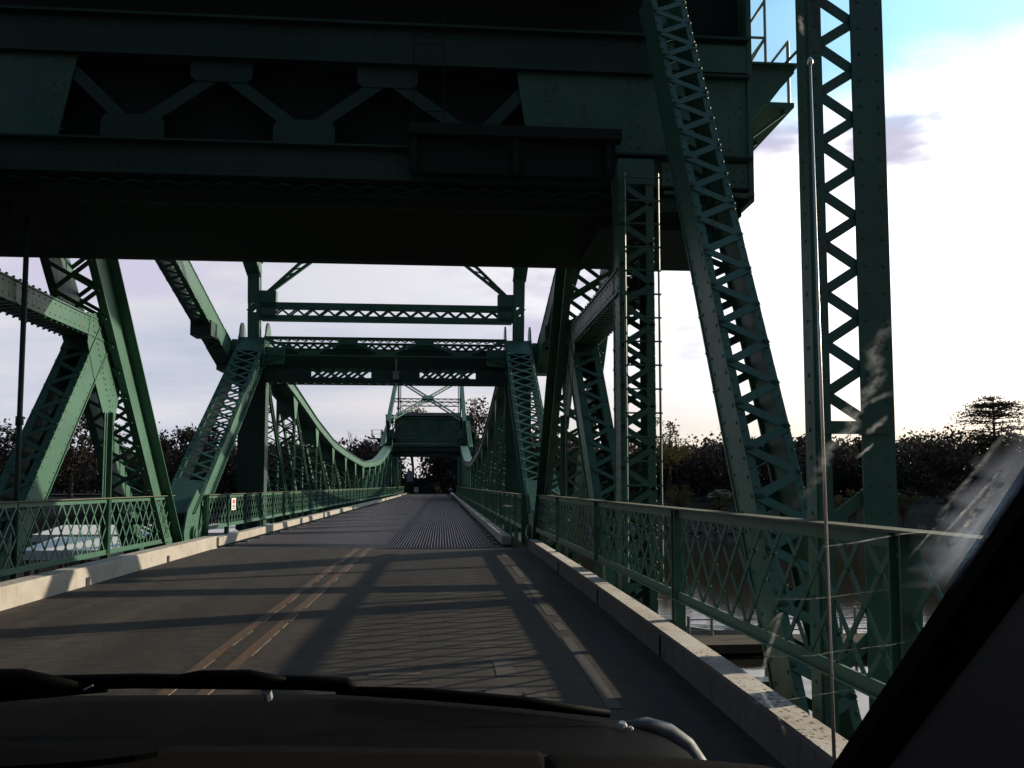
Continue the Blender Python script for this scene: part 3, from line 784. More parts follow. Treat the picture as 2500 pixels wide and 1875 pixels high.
# ------------------------------------------------------------------ hinged leaf
TOP = [(29.0, 6.05), (34.9, 5.35), (41.0, 4.5), (47.1, 3.86), (53.2, 3.55), (59.2, 3.36), (64.96, 3.20)]
def build_leaf():
    root = empty('bridge_leaf', (CX, 0, 0))
    # open steel grating deck
    g = MB()
    for i in range(95): g.box(-3.29 + i * .07 - .009, -3.29 + i * .07 + .009, 20.06, 64.98, -.05, 0)
    for i in range(300): y = 20.1 + i * .15; g.box(-3.31, 3.31, y - .008, y + .008, -.045, -.006)
    g.box(-3.3, 3.3, 20.04, 20.059, -.05, .004)
    g.build('deck_grating', 'grate', root)
    p = MB(); p.box(-3.32, 3.32, 20.05, 64.98, -.30, -.085); p.build('deck_stringer', 'block', root)
    for s in (-1, 1):
        k = MB(); n = 15; y = 20.45
        while y < 64.9:
            y1 = min(64.97, y + 2.99); x0, x1 = sorted((s * 3.28, s * 3.5)); k.box(x0, x1, y, y1, .04, .24); y += 3.0
        k.build('kerb', 'curb', root, bevel=.012)
        for i in range(29):
            k = MB(); yy = 21 + i * 1.5; x0, x1 = sorted((s * 3.08, s * 3.27)); k.box(x0, x1, yy, yy + .05, .002, .035); k.build('kerb_clip', 'steel', root)
        posts = [21.6 + i * 2.06 for i in range(22)]
        railing('railing', root, s * 3.9, posts, .36, 1.21, -s, -.05, .33, .12)
        # end post
        member(root, 'end_post', (s * 4.38, 21.0, .55), (s * 4.38, 28.9, 6.1), .66, .55, fo=.10, faces=((-1, 'X'), (1, 'X')), bw=.075, pitch=.50, b0=1.35, b1=1.0, riv=.18)
        h = MB()
        for x in (s * 4.03, s * 4.73):
            h.plate([(x, 20.35, -.2), (x, 20.2, .35), (x, 20.45, .85), (x, 21.2, 1.35), (x, 21.75, 1.0), (x, 21.75, -.2)], XA, .045)
            for i in range(12): an = i * math.pi / 6; h.rivet((x - s * .023, 20.85 + .32 * math.cos(an), .32 + .32 * math.sin(an)), -XA * s, .02)
        h.tube([(s * 3.93, 20.85, .32), (s * 4.85, 20.85, .32)], .17, 20); h.tube([(s * 3.90, 20.85, .32), (s * 3.94, 20.85, .32)], .11, 16)
        h.plate([(s * 3.98, 21.1, -.1), (s * 3.98, 22.3, -.1), (s * 3.98, 22.2, .1), (s * 3.98, 21.75, .95), (s * 3.98, 21.55, .95)], XA, .03)
        h.build('heel_plate', 'steel', root)
        # hip plates with rounded horns either side of the link
        h = MB()
        for x in (s * 3.98, s * 4.82):
            arc = [(x, 29.0 + .42 * math.cos(a_), 6.45 + .42 * math.sin(a_)) for a_ in [math.pi * i / 10 for i in range(11)]]
            h.plate([(x, 28.1, 5.35), (x, 29.9, 5.35), (x, 29.75, 5.95)] + arc + [(x, 28.2, 5.95)], XA, .04)
            for i in range(7):
                for z in (5.5, 5.62, 5.9): h.rivet((x - s * .02, 28.35 + i * .22, z), -XA * s, .022); 
        x0, x1 = sorted((s * 3.98, s * 4.82))
        h.box(x0, x1, 28.26, 28.29, 5.35, 5.95)
        for i in range(6): h.rivet((x0 + .07 + i * .14, 28.26, 5.42), -YA, .02); h.rivet((x0 + .07 + i * .14, 28.26, 5.88), -YA, .02)
        h.box(*sorted((s * 4.85, s * 5.0)), 28.3, 29.6, 4.75, 6.2); h.box(*sorted((s * 5.0, s * 5.5)), 28.4, 29.2, 5.2, 5.95)
        h.build('hip_plate', 'steel', root)
        # plated hip post
        h = MB(); x0, x1 = sorted((s * 4.02, s * 4.78)); h.box(x0, x1, 28.72, 29.5, -.6, 5.3)
        h.box(x0 - .06, x1 + .06, 28.68, 28.71, .0, 5.2)
        for e in (x0 - .03, x1 + .03):
            for i in range(30): h.rivet((e, 28.68, .2 + i * .165), -YA, .018)
        h.build('hip_post', 'steel_dark', root)
        # top chord, one stiff box with cover plate
        t1 = MB()
        for (y0, z0), (y1, z1) in zip(TOP[:-1], TOP[1:]):
            A, B = V3((0, y0, z0 - .2)), V3((0, y1, z1 - .2)); dr = (B - A).normalized(); up = XA.cross(dr) if XA.cross(dr).z > 0 else -XA.cross(dr)
            for x in (4.05, 4.75): t1.quadbox((A + B) / 2 + XA * s * x, (B - A) / 2, XA * .015, up * .22)
            t1.quadbox((A + B) / 2 + XA * s * 4.40 + up * .23, (B - A) / 2, XA * .43, up * .008)
            for x in (3.99, 4.81): t1.quadbox((A + B) / 2 + XA * s * x - up * .215, (B - A) / 2, XA * .05, up * .008)
            n = int((B - A).length / .3)
            for i in range(n):
                P = A + (B - A) * (i + .5) / n; t1.rivet(P + XA * (s * 4.05 - s * .016) + up * .15, -XA * s, .018); t1.rivet(P + XA * (s * 4.05 - s * .016) - up * .15, -XA * s, .018)
                e = .3 if i % 2 else -.3
                Q0, Q1 = A + (B - A) * i / n, A + (B - A) * (i + 1) / n
                t1.bar(Q0 + XA * (s * 4.4 + e) - up * .225, Q1 + XA * (s * 4.4 - e) - up * .225, XA, .06, .01)
        t1.build('top_chord', 'steel', root)
        t1 = MB(); x0, x1 = sorted((s * 4.05, s * 4.75)); t1.box(x0, x1, 21.8, 64.97, -.75, -.12); t1.build('bottom_chord', 'steel_dark', root)
        for i, (y, z) in enumerate(TOP[1:], 1):
            yy = y if i < len(TOP) - 1 else y - .25
            o = member(root, 'truss_vertical', (s * 4.4, yy, -.1), (s * 4.4, yy, z - .42), .58, .26, fo=.06, faces=((-1, 'X'), (1, 'Z')), bw=.06, pitch=.45, b0=.3, b1=.55)
            gp = MB(); gp.plate([(s * 4.03, yy - .55, z - .35), (s * 4.03, yy + .55 if i < len(TOP) - 1 else yy + .2, z - .4), (s * 4.03, yy + .16, z - 1.25), (s * 4.03, yy - .16, z - 1.25)], XA, .02)
            for q in range(6):
                gp.rivet((s * 4.02, yy - .08, z - .55 - q * .11), -XA * s, .018); gp.rivet((s * 4.02, yy + .08, z - .55 - q * .11), -XA * s, .018)
            gp.build('gusset_plate', 'steel', o)
        for i in range(len(TOP) - 1):
            (y0, z0), (y1, z1) = TOP[i], TOP[i + 1]
            member(root, 'truss_diagonal', (s * 4.4, y0 + .35, z0 - .75), (s * 4.4, y1 - .35, .0), .54, .24, fo=.05, faces=((-1, 'Z'), (1, 'Z')), bw=.06, pitch=.42, b0=.4, b1=.3)
    # portal over the roadway between the hips
    yp = 28.3
    c = MB(); c.box(-3.96, 3.96, yp - .04, yp + .02, 6.20, 6.28); c.box(-3.96, 3.96, yp - .10, yp + .02, 6.281, 6.295); c.box(-3.96, 3.96, yp + .9, yp + .96, 6.20, 6.28)
    c.box(-3.96, 3.96, yp - .07, yp + .0, 5.66, 5.71)
    po = c.build('portal_frame', 'steel', root)
    d_ = MB(); nod = [-3.9, -2.75, -1.6, -.45, .7, 1.85, 3.0]
    nod = [(-3.9, 6.2), (-2.5, 5.72), (-1.25, 6.2), (0, 5.72), (1.25, 6.2), (2.5, 5.72), (3.9, 6.2)]
    for (x0, z0), (x1, z1) in zip(nod[:-1], nod[1:]):
        d_.bar((x0, yp - .05, z0), (x1, yp - .05, z1), YA.cross(V3((x1 - x0, 0, z1 - z0)).normalized()), .09, .02)
    for x, z in nod[1:-1]:
        w2 = .38; sg = 1 if z < 6 else -1
        d_.plate([(x - w2, yp - .065, z - sg * .05), (x + w2, yp - .065, z - sg * .05), (x + w2 * .7, yp - .065, z + sg * .13), (x - w2 * .7, yp - .065, z + sg * .13)], YA, .014)
        for e in (-.25, -.1, .1, .25): d_.rivet((x + e, yp - .075, z), -YA, .02)
    d_.build('portal_web', 'steel', po)
    l = MB(); n = 28; sp = 7.8 / n        # lacing across the top and on the rear frame
    for i in range(n):
        for e in (-1, 1):
            x0, x1 = -3.9 + i * sp, -3.9 + (i + 1) * sp
            l.bar((x0, yp + .02 if e > 0 else yp + .9, 6.30 + .008 * e), (x1, yp + .9 if e > 0 else yp + .02, 6.30 + .008 * e), XA, .07, .008)
            l.bar((x0, yp + .93 + e * .006, 5.97 if e > 0 else 6.2), (x1, yp + .93 + e * .006, 6.2 if e > 0 else 5.97), YA.cross(V3((sp, 0, .17)).normalized()), .075, .008)
    for x in (-1.25, 1.25): l.box(x - .55, x + .55, yp + .94, yp + .95, 6.04, 6.2)
    l.build('portal_lacing', 'steel', po)
    b = MB(); b.box(-3.96, 3.96, yp + .45, yp + .50, 5.22, 6.00); b.box(-3.96, 3.96, yp + .3, yp + .65, 5.26, 5.29); b.box(-3.96, 3.96, yp + .90, yp + .93, 5.40, 5.75)
    b.box(-3.96, 3.96, yp + .1, yp + .16, 4.84, 4.98); b.box(-3.96, 3.96, yp + .05, yp + .22, 4.80, 4.838); b.box(-3.96, 3.96, yp + .85, yp + .9, 4.82, 4.93)
    for x0, x1 in ((-3.96, -2.45), (2.95, 3.96), (-.5, 1.1)): b.box(x0, x1, yp + .11, yp + .15, 4.981, 5.255)
    b.build('portal_girder', 'steel_dark', po)
    l = MB()
    for xs, xe_ in ((-2.45, -.5), (1.1, 2.95)):
        n = 9; sp = (xe_ - xs) / n
        for i in range(n - 1):
            for e in (-1, 1):
                x0, x1 = xs + i * sp, xs + (i + 2) * sp
                A, B = V3((x0, yp + .12 + e * .008, 4.95 if e > 0 else 5.28)), V3((x1, yp + .12 + e * .008, 5.28 if e > 0 else 4.95))
                if i % 2 == 0 or e > 0: l.bar(A, B, YA.cross((B - A).normalized()), .085, .012)
    for i in range(26):
        for e in (-1, 1):
            x0 = -3.9 + i * .3; l.bar((x0, yp + .2 if e > 0 else yp + .86, 4.85 + e * .006), (x0 + .3, yp + .86 if e > 0 else yp + .2, 4.85 + e * .006), XA, .06, .008)
    l.build('portal_lacing', 'steel', po)
    for s in (-1, 1):
        b = MB(); pts = [(s * 3.95, 5.40), (s * 3.95, 5.69), (s * 2.9, 5.69), (s * 3.25, 5.66), (s * 3.6, 5.56)]
        b.plate([(x, yp, z) for x, z in pts], YA, .02)
        for (x0, z0), (x1, z1) in zip([(s * 3.95, 5.40), (s * 3.6, 5.56), (s * 3.25, 5.66)], [(s * 3.6, 5.56), (s * 3.25, 5.66), (s * 2.6, 5.70)]):
            b.bar((x0, yp - .03, z0), (x1, yp - .03, z1), YA, .10, .014)
        b.plate([(x, yp - .012, z) for x, z in ((s * 3.95, 5.35), (s * 3.95, 5.95), (s * 3.3, 5.95), (s * 3.3, 5.4))], YA, .02)
        b.build('portal_bracket', 'steel', po)
    # small lamp slung under the portal
    b = MB(); b.box(.22, .42, yp - .06, yp + .09, 4.93, 5.14); b.box(.18, .46, yp - .08, yp + .09, 5.141, 5.18); b.tube([(.32, yp + .02, 5.18), (.32, yp + .02, 5.6)], .025, 8); b.build('signal_lamp', 'galv', po)
    for y in (27, 33, 39, 45, 51, 57, 63): 
        g = MB(); g.box(-4.7, 4.7, y - .1, y + .1, -1.0, -.301); g.build('floor_beam', 'steel_dark', root)
    return root
leaf = build_leaf()
tag(leaf, 'near hinged bridge span with steel grating deck, white kerbs, truss sides and portal frame', 'bridge span', 'hinged bridge spans')

def far_copy(root, label, skip=()):
    c = copy_tree(root, None, skip); c.location = (CX, 130, 0); c.rotation_euler = (0, 0, math.pi); c['label'] = label
    return c
far_copy(tower, 'distant green riveted tower at the far end of the bridge, beyond the kinked truss chords', ('ladder', 'conduit'))
far_copy(cw, 'distant counterweight frame with X bracing and dark block over the far end of the road')
far_copy(leaf, 'far hinged bridge span whose white kerbs narrow towards the amber arrow sign')

# far approach: kerbs and railings turned about the middle of the crossing
for o_, lb in ((kl, 'far end kerb beneath the distant tower, bordering the shaded road edge'), (kr, 'far end white kerb in sun, leading to the small white notice board'),
               (ol, 'far end railing beneath the distant tower on the shaded road edge'), (orr, 'far end railing beneath the distant tower on the sunlit road edge')):
    c = copy_tree(o_); c.location = (2 * CX, 130, 0); c.rotation_euler = (0, 0, math.pi); c['label'] = lb

# ------------------------------------------------------------------ trees and brush
def leaf_quad(b, c, s):
    a = V3((random.gauss(0, 1), random.gauss(0, 1), random.gauss(0, 1))).normalized(); u = a.orthogonal().normalized()
    an = random.uniform(0, 6.28); u = (u * math.cos(an) + a.cross(u) * math.sin(an)); v = a.cross(u)
    k = len(b.v); b.v += [c - u * s, c + v * s * .55, c + u * s, c - v * s * .55]; b.f.append((k, k + 1, k + 2, k + 3))
def crown_tree(name, loc, h, rx, mat, label, group=None, clumps=46, per=60, leaf=.24, seed=0, trunk_h=.3, ry=None, cat='tree', sparse=.7):
    st = random.getstate(); random.seed(seed)
    root = empty(name, loc); tag(root, label, cat, group)
    ry = ry or rx
    b, tk = MB(), MB()
    cz, rz = h * (.5 + trunk_h / 2), h * (.5 - trunk_h / 2)
    tk.tube([(0, 0, -.8), (.05, 0, h * trunk_h), (.15, .1, h * .6)], [h * .035, h * .026, h * .012], 8)
    for i in range(clumps):
        while True:
            p = V3((random.uniform(-1, 1), random.uniform(-1, 1), random.uniform(-1, 1)))
            if .25 < p.length < 1: break
        lump = 1 + .22 * math.sin(p.x * 3.1 + seed) * math.cos(p.y * 2.7 + seed * 2)
        c = V3((p.x * rx * lump, p.y * ry * lump, cz + p.z * rz * lump))
        if p.z < -.3: c.x *= .8; c.y *= .8
        r = random.uniform(.14, .26) * rx + .2
        if i % 3 == 0: tk.tube([(0.05, 0, h * trunk_h * random.uniform(.7, 1.2)), tuple((c * .5 + V3((0, 0, h * trunk_h * .5)))), tuple(c)], [h * .012, h * .008, h * .002], 5)
        for k in range(int(per * random.uniform(.6, 1.3))):
            q = V3((random.gauss(0, .5), random.gauss(0, .5), random.gauss(0, .42)))
            leaf_quad(b, c + q * r, leaf * random.uniform(.6, 1.3))
    tk.build('trunk', 'bark', root); b.build('crown', mat, root)
    random.setstate(st); return root
def bare_tree(name, loc, h, label, seed, leaf=None, lean=0, spread=.5):
    st = random.getstate(); random.seed(seed)
    root = empty(name, loc); tag(root, label, 'tree'); b, lf = MB(), MB()
    def grow(p, d_, L, r, lev):
        q = p + d_ * L * .5 + V3((random.uniform(-.1, .1), random.uniform(-.1, .1), .05)) * L; e = p + d_ * L
        b.tube([p, q, e], [r, r * .85, r * .65], 6 if lev < 2 else 4, False)
        if leaf and lev >= 3:
            for _ in range(5): leaf_quad(lf, e + V3((random.gauss(0, .4), random.gauss(0, .4), random.gauss(0, .4))), .22)
        if lev >= 5: return
        for i in range(random.choice((2, 3, 3) if lev else (3, 4))):
            nd = (d_ + V3((random.uniform(-1, 1), random.uniform(-1, 1), random.uniform(-.15, .7))) * spread * (1.15 if lev else .9)).normalized()
            grow(e, nd, L * random.uniform(.6, .82), r * .6, lev + 1)
    grow(V3((0, 0, -.5)), V3((lean, 0, 1)).normalized(), h * .30, h * .022, 0)
    tk = b.build('trunk', 'bark', root)
    if lf.v: lf.build('crown', leaf, root)
    random.setstate(st); return root
def conifer(name, loc, h, rx, label, seed):
    st = random.getstate(); random.seed(seed)
    root = empty(name, loc); tag(root, label, 'tree'); b, tk = MB(), MB()
    tk.tube([(0, 0, -.5), (0, 0, h * .97)], [h * .03, h * .006], 8)
    for i in range(64):
        f = .34 + .66 * random.random() ** .8; z = h * f; n = 3
        L0 = rx * (1.0 - max(0, (f - .86)) * 4.2) * (.62 + .38 * f)
        for k in range(n):
            an = random.uniform(0, 6.28); L = L0 * random.uniform(.6, 1.1); dx, dy = math.cos(an), math.sin(an)
            tk.tube([(0, 0, z), (dx * L * .6, dy * L * .6, z + L * .06), (dx * L, dy * L, z - L * .04)], [.09, .06, .02], 4)
            for q in range(24):
                g = random.uniform(.25, 1.05); s_ = (1.1 - g) * .24 * L
                leaf_quad(b, V3((dx * L * g - dy * random.gauss(0, s_ + .1), dy * L * g + dx * random.gauss(0, s_ + .1), z + .2 + L * (.16 * g - .20 * g * g) + random.gauss(0, .13))), .17)
    tk.build('trunk', 'bark', root); b.build('crown', 'leaf_dark', root)
    random.setstate(st); return root

# continuous woodland that reads as one mass
def bank_pt(f, dd):
    n = len(edge) - 1; f = max(0, min(n - 1e-3, f)); i = int(f); u = f - i
    x0, y0 = edge[i]; x1, y1 = edge[i + 1]
    def vn(k):
        p, q = edge[max(0, k - 1)], edge[min(n, k + 1)]; return V3((-(q[1] - p[1]), q[0] - p[0], 0)).normalized()
    nn = (vn(i) * (1 - u) + vn(i + 1) * u).normalized(); nx, ny = nn.x, nn.y
    return x0 + (x1 - x0) * u + nx * dd, y0 + (y1 - y0) * u + ny * dd
random.seed(21)
b = MB()
def lump(x, y, z, rx, rz, n, s):
    for _ in range(n):
        p = V3((random.gauss(0, .45), random.gauss(0, .45), random.gauss(0, .45)))
        leaf_quad(b, V3((x + p.x * rx, y + p.y * rx, max(-1.0, z + p.z * rz))), s * random.uniform(.6, 1.4))
for i in range(900):
    f = .8 + 9.8 * (i + random.random()) / 900
    x, y = bank_pt(f, random.uniform(19, 46))
    if (-9 < x < 5 and y < 156) or -10 < x < -1.5: continue
    hh = random.uniform(6.8, 9.8) * (1.0 if x > -20 else 1.05)
    for k in range(5):
        lump(x + random.uniform(-3, 3), y + random.uniform(-2, 2), hh * (.12 + .17 * k + random.uniform(-.05, .05)), 3.4 - .25 * k, 2.0, 52, .40)
    lump(x, y, hh * .9, 1.6, 1.2, 24, .3)
for i in range(60):      # behind the far junction
    x = random.uniform(-26, 26); y = random.uniform(150, 172); hh = random.uniform(9, 13) if x > -1.6 else random.uniform(5, 7.5)
    if -10 < x < -1.6: hh = random.uniform(1.8, 2.6)
    for k in range(6): lump(x + random.uniform(-1, 1), y, hh * (.06 + .16 * k), 2.6 if hh > 3 else 1.6, 2.0 if hh > 3 else .6, 40, .45)
tag(b.build('woodland', 'leaf_brown'), 'dense dusky woodland forming one dark band along the far bank', 'woodland', kind='stuff')
b = MB()
for i in range(300):
    f = random.uniform(3.5, 10.2); dd = random.uniform(5, 22); x, y = bank_pt(f, dd)
    if -9 < x < 6: continue
    z = -5.5 + min(5.3, dd * .31)
    lump(x, y, z + .5, 1.7, .9, 34, .26)
tag(b.build('bank_brush', 'leaf_brown'), 'low brown brush covering the slope of the far river bank', 'brush', kind='stuff')

TR = 'trees along the far bank'
crown_tree('broadleaf_tree', (36.0, 134, -.2), 12.0, 3.9, 'leaf_olive', 'tall airy tree rising just beside the ladder column, lighter than the woods around it', TR, 44, 46, .22, 3)
crown_tree('broadleaf_tree', (6.5, 153, 0), 15.5, 6.0, 'leaf_brown', 'tall round topped tree rising behind the distant counterweight', TR, 50, 70, .3, 5)
crown_tree('broadleaf_tree', (-36, 126, -.3), 10.6, 5.2, 'leaf_dark', 'dark bushy tree seen between the near tower leg and the laced end post', TR, 52, 70, .26, 8)
crown_tree('broadleaf_tree', (-49, 118, -.3), 11.4, 6.6, 'leaf_dark', 'dark spreading tree showing behind the thin conduit and green tower leg', TR, 60, 70, .27, 11)
crown_tree('broadleaf_tree', (-58, 116, -.3), 9.6, 5.5, 'leaf_brown', 'low dusky tree at the very edge beside the thin conduit', TR, 50, 70, .27, 12)
crown_tree('broadleaf_tree', (44.5, 128, -.3), 10.0, 4.2, 'leaf_brown', 'round dusky tree seen just before the inclined laced post', TR, 44, 60, .25, 14)
crown_tree('broadleaf_tree', (57.0, 122, -.3), 9.8, 4.6, 'leaf_brown', 'dusky tree in the gap between the inclined post and the vertical post', TR, 46, 60, .25, 16)
crown_tree('broadleaf_tree', (68.5, 112, -.3), 9.0, 4.6, 'leaf_brown', 'dusky tree just past the nearest vertical post, below the yellow sky', TR, 46, 60, .25, 18)
crown_tree('broadleaf_tree', (90.0, 118, -.3), 12.4, 4.6, 'leaf_dark', 'dark tree beyond the flat topped cedar, close to the windshield pillar', TR, 46, 60, .25, 19)
conifer('cedar_tree', (76.5, 113, -.3), 13.6, 6.0, 'flat topped cedar with layered drooping boughs against the yellow sky', 4)
bare_tree('bare_tree', (-15.5, 150, 0), 11.5, 'leafless tree with fine twigs above the kinked truss chord', 5)
bare_tree('sycamore_tree', (-5.2, 152, 0), 16, 'thin forked tree with sparse yellow leaves framed by the far portal', 9, 'leaf_olive', .03, .42)
for i, (x, y, z, h, r, lb) in enumerate(((35.5, 126.5, -2.6, 4.0, 2.4, 'yellowish willow bush on the bank beside the inclined post'), (55.5, 113.5, -3.4, 4.4, 2.0, 'yellow green bush on the bank showing through the vertical post'),
                                     (61.5, 110.5, -3.0, 3.6, 2.2, 'yellow green bush on the bank past the vertical post'), (41.5, 126.5, -2.6, 3.2, 2.8, 'low straw coloured bush on the bank in front of the parked white car'),
                                     (-9.5, 148, -.1, 6.0, 2.6, 'yellow leafed shrub behind the lavender panel at the far end'))):
    crown_tree('bush', (x, y, z), h, r, 'leaf_olive', lb, 'bushes on the far bank', 26, 60, .14, 30 + i, .08, cat='bush')

# ------------------------------------------------------------------ small things by the river
def parked_car(loc, rz, paint, label):
    root = empty('parked_car', loc, rz); tag(root, label, 'car')
    b = MB(); prof = [(-2.1, .3), (-2.1, .75), (-1.9, .9), (-1.3, .95), (-.8, 1.42), (.6, 1.45), (1.2, .98), (1.95, .85), (2.1, .6), (2.1, .3)]
    k = len(b.v)
    for y in (-.82, .82): b.v += [V3((x, y * (.86 if z > 1.2 else 1), z)) for x, z in prof]
    n = len(prof); b.f += [tuple(range(n)), tuple(range(2 * n - 1, n - 1, -1))]
    for i in range(n): j = (i + 1) % n; b.f.append((i, n + i, n + j, j))
    b.build('body', paint, root)
    for s in (-1, 1):
        g = MB(); g.plate([(-1.15, s * .79, .98), (-.72, s * .73, 1.36), (.55, s * .73, 1.38), (1.0, s * .79, 1.0)], YA, .03); g.build('window', 'ink', root)
        for x in (-1.3, 1.3):
            wv = MB(); wv.tube([(x, s * .84, .32), (x, s * .66, .32)], .32, 14); wv.build('wheel', 'black', root)
parked_car((43.6, 131.0, -.75), .3, 'white', 'small white car parked on the far bank, mostly hidden behind a straw coloured bush')

def boat_shed(loc, w_, dpt, wall, label, rz=0):
    root = empty('boat_shed', loc, rz); tag(root, label, 'boat shed', 'covered boat sheds by the bridge')
    b = MB(); b.plate([(-w_ / 2 - .4, -dpt / 2, 3.45), (w_ / 2 + .4, -dpt / 2, 3.45), (w_ / 2 + .4, dpt / 2, 3.9), (-w_ / 2 - .4, dpt / 2, 3.9)], ZA, .14)
    b.box(-w_ / 2 - .4, w_ / 2 + .4, -dpt / 2 - .06, -dpt / 2 - .002, 3.12, 3.58)
    b.box(w_ / 2 + .402, w_ / 2 + .46, -dpt / 2, dpt / 2, 3.15, 3.62); b.build('roof', 'white', root)
    for x in (-w_ / 2, 0, w_ / 2):
        for y in (-dpt / 2 + .3, dpt / 2 - .3):
            p = MB(); p.tube([(x, y, -2), (x, y, 3.35)], .13, 10); p.build('post', 'timber', root)
    b = MB(); b.box(-w_ / 2, w_ / 2, -dpt / 2, dpt / 2, .25, .45); b.build('deck', 'timber', root)
    if wall:
        b = MB(); b.box(-w_ / 2 + .3, w_ / 2 - .3, -dpt / 2 + .6, dpt / 2 - .4, .46, 3.0); o = b.build('wall', wall, root)
        for x in (-w_ / 4, w_ / 4):
            g = MB(); g.box(x - .5, x + .5, -dpt / 2 + .57, -dpt / 2 + .598, 1.3, 2.2); g.build('window', 'ink', o)
    return root
boat_shed((-22.6, 60, -5.3), 6.6, 5, None, 'farther white roofed boat shed seen through the sunlit railing')
boat_shed((-17.6, 46, -5.3), 5.2, 4.5, None, 'nearer white roofed boat shed seen through the sunlit railing')
boat_shed((-13.9, 61.5, -5.3), 4.6, 5, None, 'pale boat shed roof showing between the hanger post and the tower leg')
boat_shed((-14.8, 35.5, -6.6), 5.6, 4, 'blue', 'low shed with faded blue walls below the sunlit railing')

# floating dock with mooring posts on the sunward side
root = empty('floating_dock', (14.2, 35.5, -5.35)); tag(root, 'grey timber floating dock with pipe posts, seen below the dark lattice railing', 'dock')
b = MB(); b.box(-4.5, 7, -1.1, 1.1, .0, .35); b.box(4.6, 7.0, -6, -1.102, .0, .35); b.build('deck', 'timber', root)
for x, y in ((-4.2, -1), (-2.6, 1), (-1.0, -1), (.6, 1), (2.2, -1), (3.8, 1), (5.2, -5.4), (6.6, -5.2), (6.6, -1.2)):
    p = MB(); p.tube([(x, y, -1.5), (x, y, 1.5)], .07, 8); p.build('post', 'galv', root)
b = MB()
for z in (.9, 1.35): b.tube([(-4.2, -1, z), (3.8, -1, z)], .03, 6); b.tube([(6.6, -5.3, z), (6.6, -1.2, z)], .03, 6)
b.build('rail', 'galv', root)
def skiff(loc, rz, label, L=3.6):
    root = empty('skiff', loc, rz); tag(root, label, 'boat', 'small white boats at the dock')
    b = MB(); sec = [(-.5, .62, .5), (-.25, .72, .5), (.1, .70, .52), (.35, .45, .58), (.5, .03, .66)]
    for f, hw, z in sec: b.v += [V3((f * L, -hw, z)), V3((f * L, -hw * .6, .02)), V3((f * L, hw * .6, .02)), V3((f * L, hw, z)), V3((f * L, hw * .88, z)), V3((f * L, hw * .55, .14)), V3((f * L, -hw * .55, .14)), V3((f * L, -hw * .88, z))]
    for i in range(len(sec) - 1):
        for j in range(8): a = i * 8; q = (j + 1) % 8; b.f.append((a + j, a + q, a + 8 + q, a + 8 + j))
    b.f.append(tuple(range(7, -1, -1))); b.build('hull', 'white', root)
    b = MB(); b.box(-.2 * L, -.12 * L, -.6, .6, .34, .38); b.box(.1 * L, .18 * L, -.55, .55, .36, .40); b.build('seat', 'timber', root)
skiff((12.4, 38.6, -5.5), 2.8, 'small white skiff moored behind the dock, its bow just under the railing')
skiff((18.2, 33.2, -5.5), 1.4, 'small white skiff moored at the near corner of the dock')
root = empty('channel_buoy', (23.0, 119.5, -5.5)); tag(root, 'small white cone shaped buoy with dark marks, seen through the dark railing', 'buoy')
b = MB(); b.tube([(0, 0, -.3), (0, 0, .25), (0, 0, .6), (0, 0, 1.7)], [.55, .5, .42, .12], 14); b.tube([(0, 0, 1.7), (0, 0, 1.95)], [.1, .1], 8); b.build('body', 'white', root)
b = MB(); b.tube([(0, 0, .95), (0, 0, 1.25)], [.345, .255], 14, False); b.build('band', 'ink', root)

# ------------------------------------------------------------------ signs at the far junction
def sign(name, loc, w_, h, zc, mat, label, cat='sign', diamond=False, art=None, group=None, pole_h=None):
    root = empty(name, loc); tag(root, label, cat, group)
    b = MB()
    if diamond: b.plate([(0, -.05, zc - h / 2), (w_ / 2, -.05, zc), (0, -.05, zc + h / 2), (-w_ / 2, -.05, zc)], YA, .012)
    else: b.plate([(-w_ / 2, -.05, zc - h / 2), (w_ / 2, -.05, zc - h / 2), (w_ / 2, -.05, zc + h / 2), (-w_ / 2, -.05, zc + h / 2)], YA, .012)
    o = b.build('panel', mat, root)
    p = MB(); p.box(-.03, .03, -.04, .02, -.4, (pole_h or zc + h / 2 - .02)); p.build('post', 'galv', root)
    if art:
        g = MB(); art(g, zc); g.build('mark', art.__dict__.get('m', 'ink'), o)
def arrows(g, zc):
    y = -.062; g.plate([(-.2, y, zc - .05), (.2, y, zc - .05), (.2, y, zc + .05), (-.2, y, zc + .05)], YA, .006)
    for s in (-1, 1): g.plate([(s * .2, y, zc - .14), (s * .42, y, zc), (s * .2, y, zc + .14)], YA, .006)
def lines(g, zc):
    y = -.062
    for i, (a, b_) in enumerate(((-.25, .22), (-.25, .1), (-.25, .25), (-.2, .2), (-.25, .15))):
        z = zc + .32 - i * .15; g.plate([(a, y, z - .03), (b_, y, z - .03), (b_, y, z + .03), (a, y, z + .03)], YA, .006)
lines.m = 'navy'
def two_lines(g, zc):
    for z in (zc - .07, zc + .07): g.plate([(-.2, -.062, z - .025), (.2, -.062, z - .025), (.2, -.062, z + .025), (-.2, -.062, z + .025)], YA, .006)
two_lines.m = 'navy'
def frame(g, zc):
    y = -.062
    for a, b_, c_, d_ in ((-.46, .46, .17, .19), (-.46, .46, -.19, -.17)): g.plate([(a, y, zc + c_), (b_, y, zc + c_), (b_, y, zc + d_), (a, y, zc + d_)], YA, .006)
    for a in (-.46, .44): g.plate([(a, y, zc - .17), (a + .02, y, zc - .17), (a + .02, y, zc + .17), (a, y, zc + .17)], YA, .006)
    arrows(g, zc)
def dot(g, zc): g.plate([(.10 * math.cos(i * .785), -.062, zc + .10 * math.sin(i * .785)) for i in range(8)], YA, .006)
sign('arrow_sign', (-.80, 146.6, 0), 1.0, .46, .98, 'yellow', 'wide amber sign with a black double headed arrow beyond the far end', art=frame)
